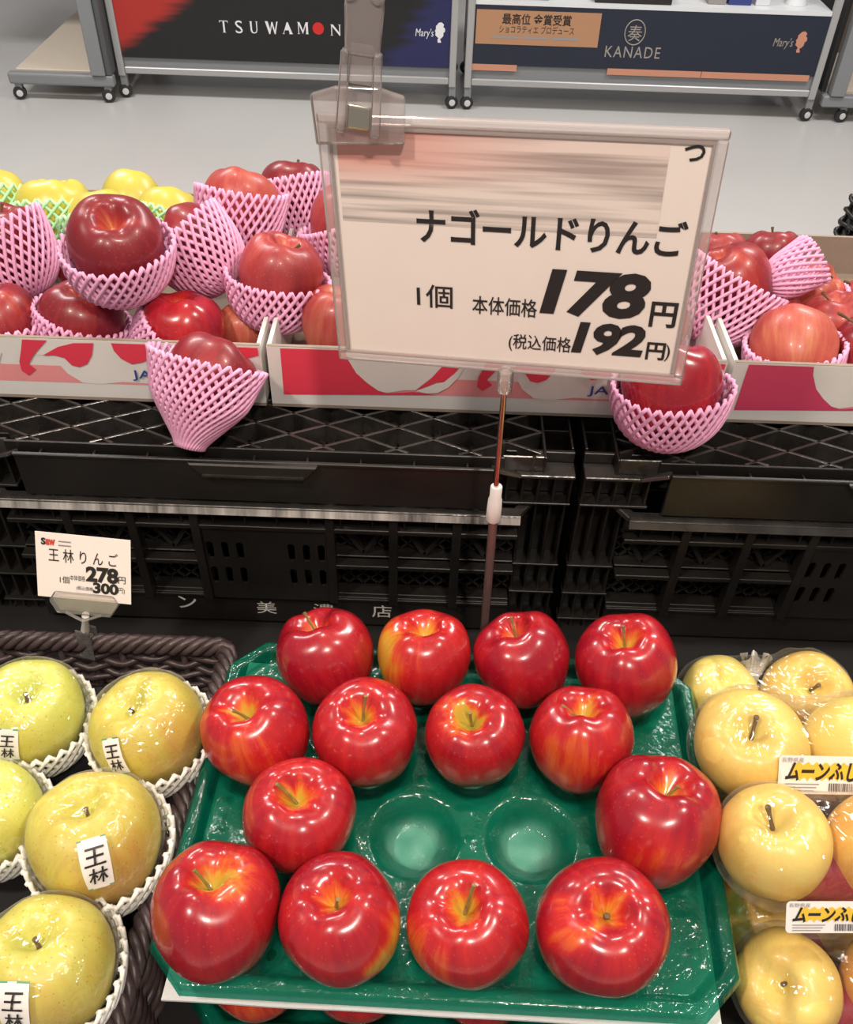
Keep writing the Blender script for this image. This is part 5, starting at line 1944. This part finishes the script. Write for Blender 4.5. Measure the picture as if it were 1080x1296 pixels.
for chh, bx in (('T', (278, 26, 289, 41)), ('S', (298, 26, 307, 42)), ('U', (316, 27, 327, 42)), ('W', (336, 27, 352, 43)), ('A', (357, 28, 371, 43)), ('M', (376, 28, 391, 43)), ('N', (418, 31, 432, 45))):
    if chh == 'S':
        text_fit('lettering', 'S', plr, bx, M_LOGOW, b1, lift=0.001)
        continue
    xc, yc = (bx[0] + bx[2]) / 2, (bx[1] + bx[3]) / 2
    ua, va = plr.hit(bx[0], yc)
    ub, vb = plr.hit(bx[2], yc)
    _, vt = plr.hit(xc, bx[1])
    _, v_b = plr.hit(xc, bx[3])
    for poly in LET[chh]:
        MB().add([plr.pt(ua + (ub - ua) * x, v_b + (vt - v_b) * y, 0.001) for x, y in poly], [tuple(range(len(poly)))]).build('lettering', M_LOGOW, b1)
ur, vr = plr.hit(403, 36)
MB().lathe([(0.0225, 0.0), (0.0225, 0.001)], Matrix.Translation(plr.pt(ur, vr, 0.0005)) @ frame_to((0, -1, 0)), 28).build('red_dot', simple('dot_red', (0.60, 0.02, 0.02), 0.5), b1)
SIL = [(-.10, -1), (.25, -.98), (.12, -.62), (.30, -.52), (.46, -.30), (.44, -.05), (.62, .10), (.60, .40), (.42, .52), (.48, .78), (.22, .98), (-.08, .92), (-.22, .74), (-.36, .60), (-.34, .34), (-.46, .12), (-.36, .0), (-.40, -.28), (-.22, -.42), (-.06, -.55), (-.16, -.74)]


def logo(par, px_txt, px_head, hh, mat, mat2):
    text_fit('lettering', "Mary's", plr, px_txt, mat, par, lift=0.001, shear=0.15)
    u, v = plr.hit(*px_head)
    MB().add([plr.pt(u + x * hh, v + y * hh, 0.001) for x, y in SIL], [tuple(range(len(SIL)))]).build('emblem', mat2, par)


logo(b1, (526, 36, 549, 49), (556, 41), 0.038, M_LOGOW, M_LOGOW)
logo(b2, (979, 48, 1004, 62), (1013, 53), 0.040, M_LOGOG, M_COPPER)
# copper plaque
ua, va = plr.hit(604, 11)
ub, vb = plr.hit(756, 61)
va2 = plr.hit(756, 17)[1]
vb2 = plr.hit(604, 54)[1]
pq = MB().box((ua, RY - 0.0085, (vb + vb2) / 2), (ub, RY - 0.0062, (va + va2) / 2)).build('plaque', M_GOLD, b2)
plq = Plane((0, RY - 0.0085, 0), (1, 0, 0), (0, 0, 1))
text_fit('lettering', '最高位 金賞受賞', plq, (636, 18, 724, 32), M_INK, pq, lift=0.0006, offset=0.015)
text_fit('lettering', 'ショコラティエ プロデュース', plq, (632, 33, 727, 43), M_INK, pq, lift=0.0006)
ua, va = plq.hit(622, 47)
ub, vb = plq.hit(736, 52)
for k in range(3):
    uu = ua + (ub - ua) * k / 3
    MB().box((uu, RY - 0.0092, vb), (uu + (ub - ua) * 0.30, RY - 0.0086, vb + 0.010)).build('fine_print', M_INKG, pq)
text_fit('lettering', 'KANADE', plr, (766, 59, 836, 73), M_LOGOG, b2, lift=0.001, spacing=1.15)
text_fit('lettering', '奏', plr, (795, 32, 813, 52), M_LOGOG, b2, lift=0.001)
u, v = plr.hit(804, 41)
MB().tube([plr.pt(u + 0.040 * math.cos(a), v + 0.046 * math.sin(a), 0.001) for a in [2 * math.pi * k / 32 for k in range(33)]], 0.0022, 6, False).build('emblem_ring', M_LOGOG, b2)
# copper strips along the lower edge of the navy banner
for (xa, xb) in ((592, 655), (770, 890), (890, 1028)):
    ya = 76 + (xa - 590) * 0.030
    u0_, v0_ = plr.hit(xa, ya)
    u1_, _ = plr.hit(xb, ya)
    MB().box((u0_, RY - 0.0080, 0.158), (min(u1_, 1.515), RY - 0.0062, 0.182)).build('copper_strip', M_COPPER, b2)
# boxes on the navy rack's shelf
SHZ = 0.4165
for i, (x, w, d, h, mt, lb) in enumerate((
        (0.30, 0.22, 0.16, 0.03, M_NAVY, 'flat dark gift box on the navy rack, above the copper plaque'),
        (0.74, 0.30, 0.20, 0.035, M_INK, 'wide black gift tray on the navy rack, above the round emblem'),
        (1.075, 0.07, 0.06, 0.06, M_INKG, 'small grey framed box on the navy rack'),
        (1.165, 0.09, 0.06, 0.07, simple('box_blue', (0.03, 0.05, 0.22), 0.4), 'small blue box on the navy rack'),
        (1.255, 0.055, 0.05, 0.09, M_SHELF, 'small white box on the navy rack'))):
    t = tag(empty('gift_box', (x, RY + 0.06, SHZ)), lb, 'box', 'gift boxes on the rack shelf')
    MB().box((x - w / 2, RY + 0.06 - d / 4, SHZ), (x + w / 2, RY + 0.06 + d * 0.75, SHZ + h * 0.7)).build('box_base', mt, t, bevel=0.002)
    MB().box((x - w / 2 - 0.002, RY + 0.058 - d / 4, SHZ + h * 0.7), (x + w / 2 + 0.002, RY + 0.062 + d * 0.75, SHZ + h)).build('lid', mt, t, bevel=0.002)
t = MB().lathe([(0.045, 0), (0.042, 0.01), (0.022, 0.08), (0.018, 0.10)], Matrix.Translation((1.40, RY + 0.10, SHZ)), 24).build('display_cone', M_SHELF, None, smooth=True, at=(1.40, RY + 0.10, SHZ))
tag(t, 'small white display cone at the right end of the navy rack shelf', 'ornament')

SY = RY - 0.06
# grey gondola at the far left: foot beam, upright, base board
t = tag(empty('shelf_unit', (-1.6, SY + 0.3, 0)), 'grey wheeled shelf unit end at the upper left picture corner', 'shelf')
pa, pb = ony(12, 98, SY), ony(160, 106, SY)
MB().box((pa.x, SY - 0.02, 0.062), (pb.x - 0.045, SY + 0.02, 0.108)).build('foot_beam', M_GREY, t, bevel=0.010, seg=3)
xu = ony(122, 95, SY).x
MB().box((xu - 0.012, SY - 0.03, 0.1085), (xu + 0.045, SY + 0.03, 1.5)).build('upright', M_GREY, t, bevel=0.004)
MB().box((xu + 0.046, SY - 0.018, 0.1085), (xu + 0.068, SY + 0.85, 1.5)).build('back_panel', simple('panel_dark_grey', (0.08, 0.085, 0.09), 0.5), t, bevel=0.003)
MB().box((pa.x + 0.02, SY + 0.0305, 0.085), (xu + 0.040, SY + 0.95, 0.110)).build('base_board', M_BOARD, t, bevel=0.003)
MB().box((pa.x - 0.25, SY + 0.34, 0.60), (xu + 0.040, SY + 0.95, 0.62)).build('upper_shelf', M_BOARD, t)
for x in (pa.x + 0.03, pb.x - 0.080):
    caster(t, x, SY - 0.005)
caster(t, pa.x + 0.03, SY + 0.9)
caster(t, pb.x - 0.10, SY + 0.9)
# grey gondola at the far right
t = tag(empty('shelf_unit', (1.9, RY + 0.3, 0)), 'grey shelf unit with a pale base board at the upper right picture corner', 'shelf')
xa = 1.580
MB().box((xa, RY - 0.02, 0.062), (2.35, RY + 0.02, 0.108)).build('foot_beam', M_GREY, t, bevel=0.006)
MB().box((xa + 0.022, RY - 0.03, 0.1085), (xa + 0.080, RY + 0.03, 1.5)).build('upright', M_GREY, t, bevel=0.004)
MB().box((xa, RY + 0.031, 0.1085), (xa + 0.018, RY + 0.9, 1.5)).build('back_panel', simple('panel_black', (0.02, 0.02, 0.022), 0.5), t)
MB().box((xa + 0.022, RY + 0.0305, 0.085), (2.35, RY + 0.55, 0.112)).build('base_board', M_BOARD, t)
MB().box((xa + 0.022, RY + 0.56, 0.112), (2.35, RY + 0.60, 1.4)).build('rear_board', simple('board_brown', (0.16, 0.10, 0.07), 0.6), t)
caster(t, xa + 0.10, RY + 0.0)
caster(t, 2.30, RY + 0.0)
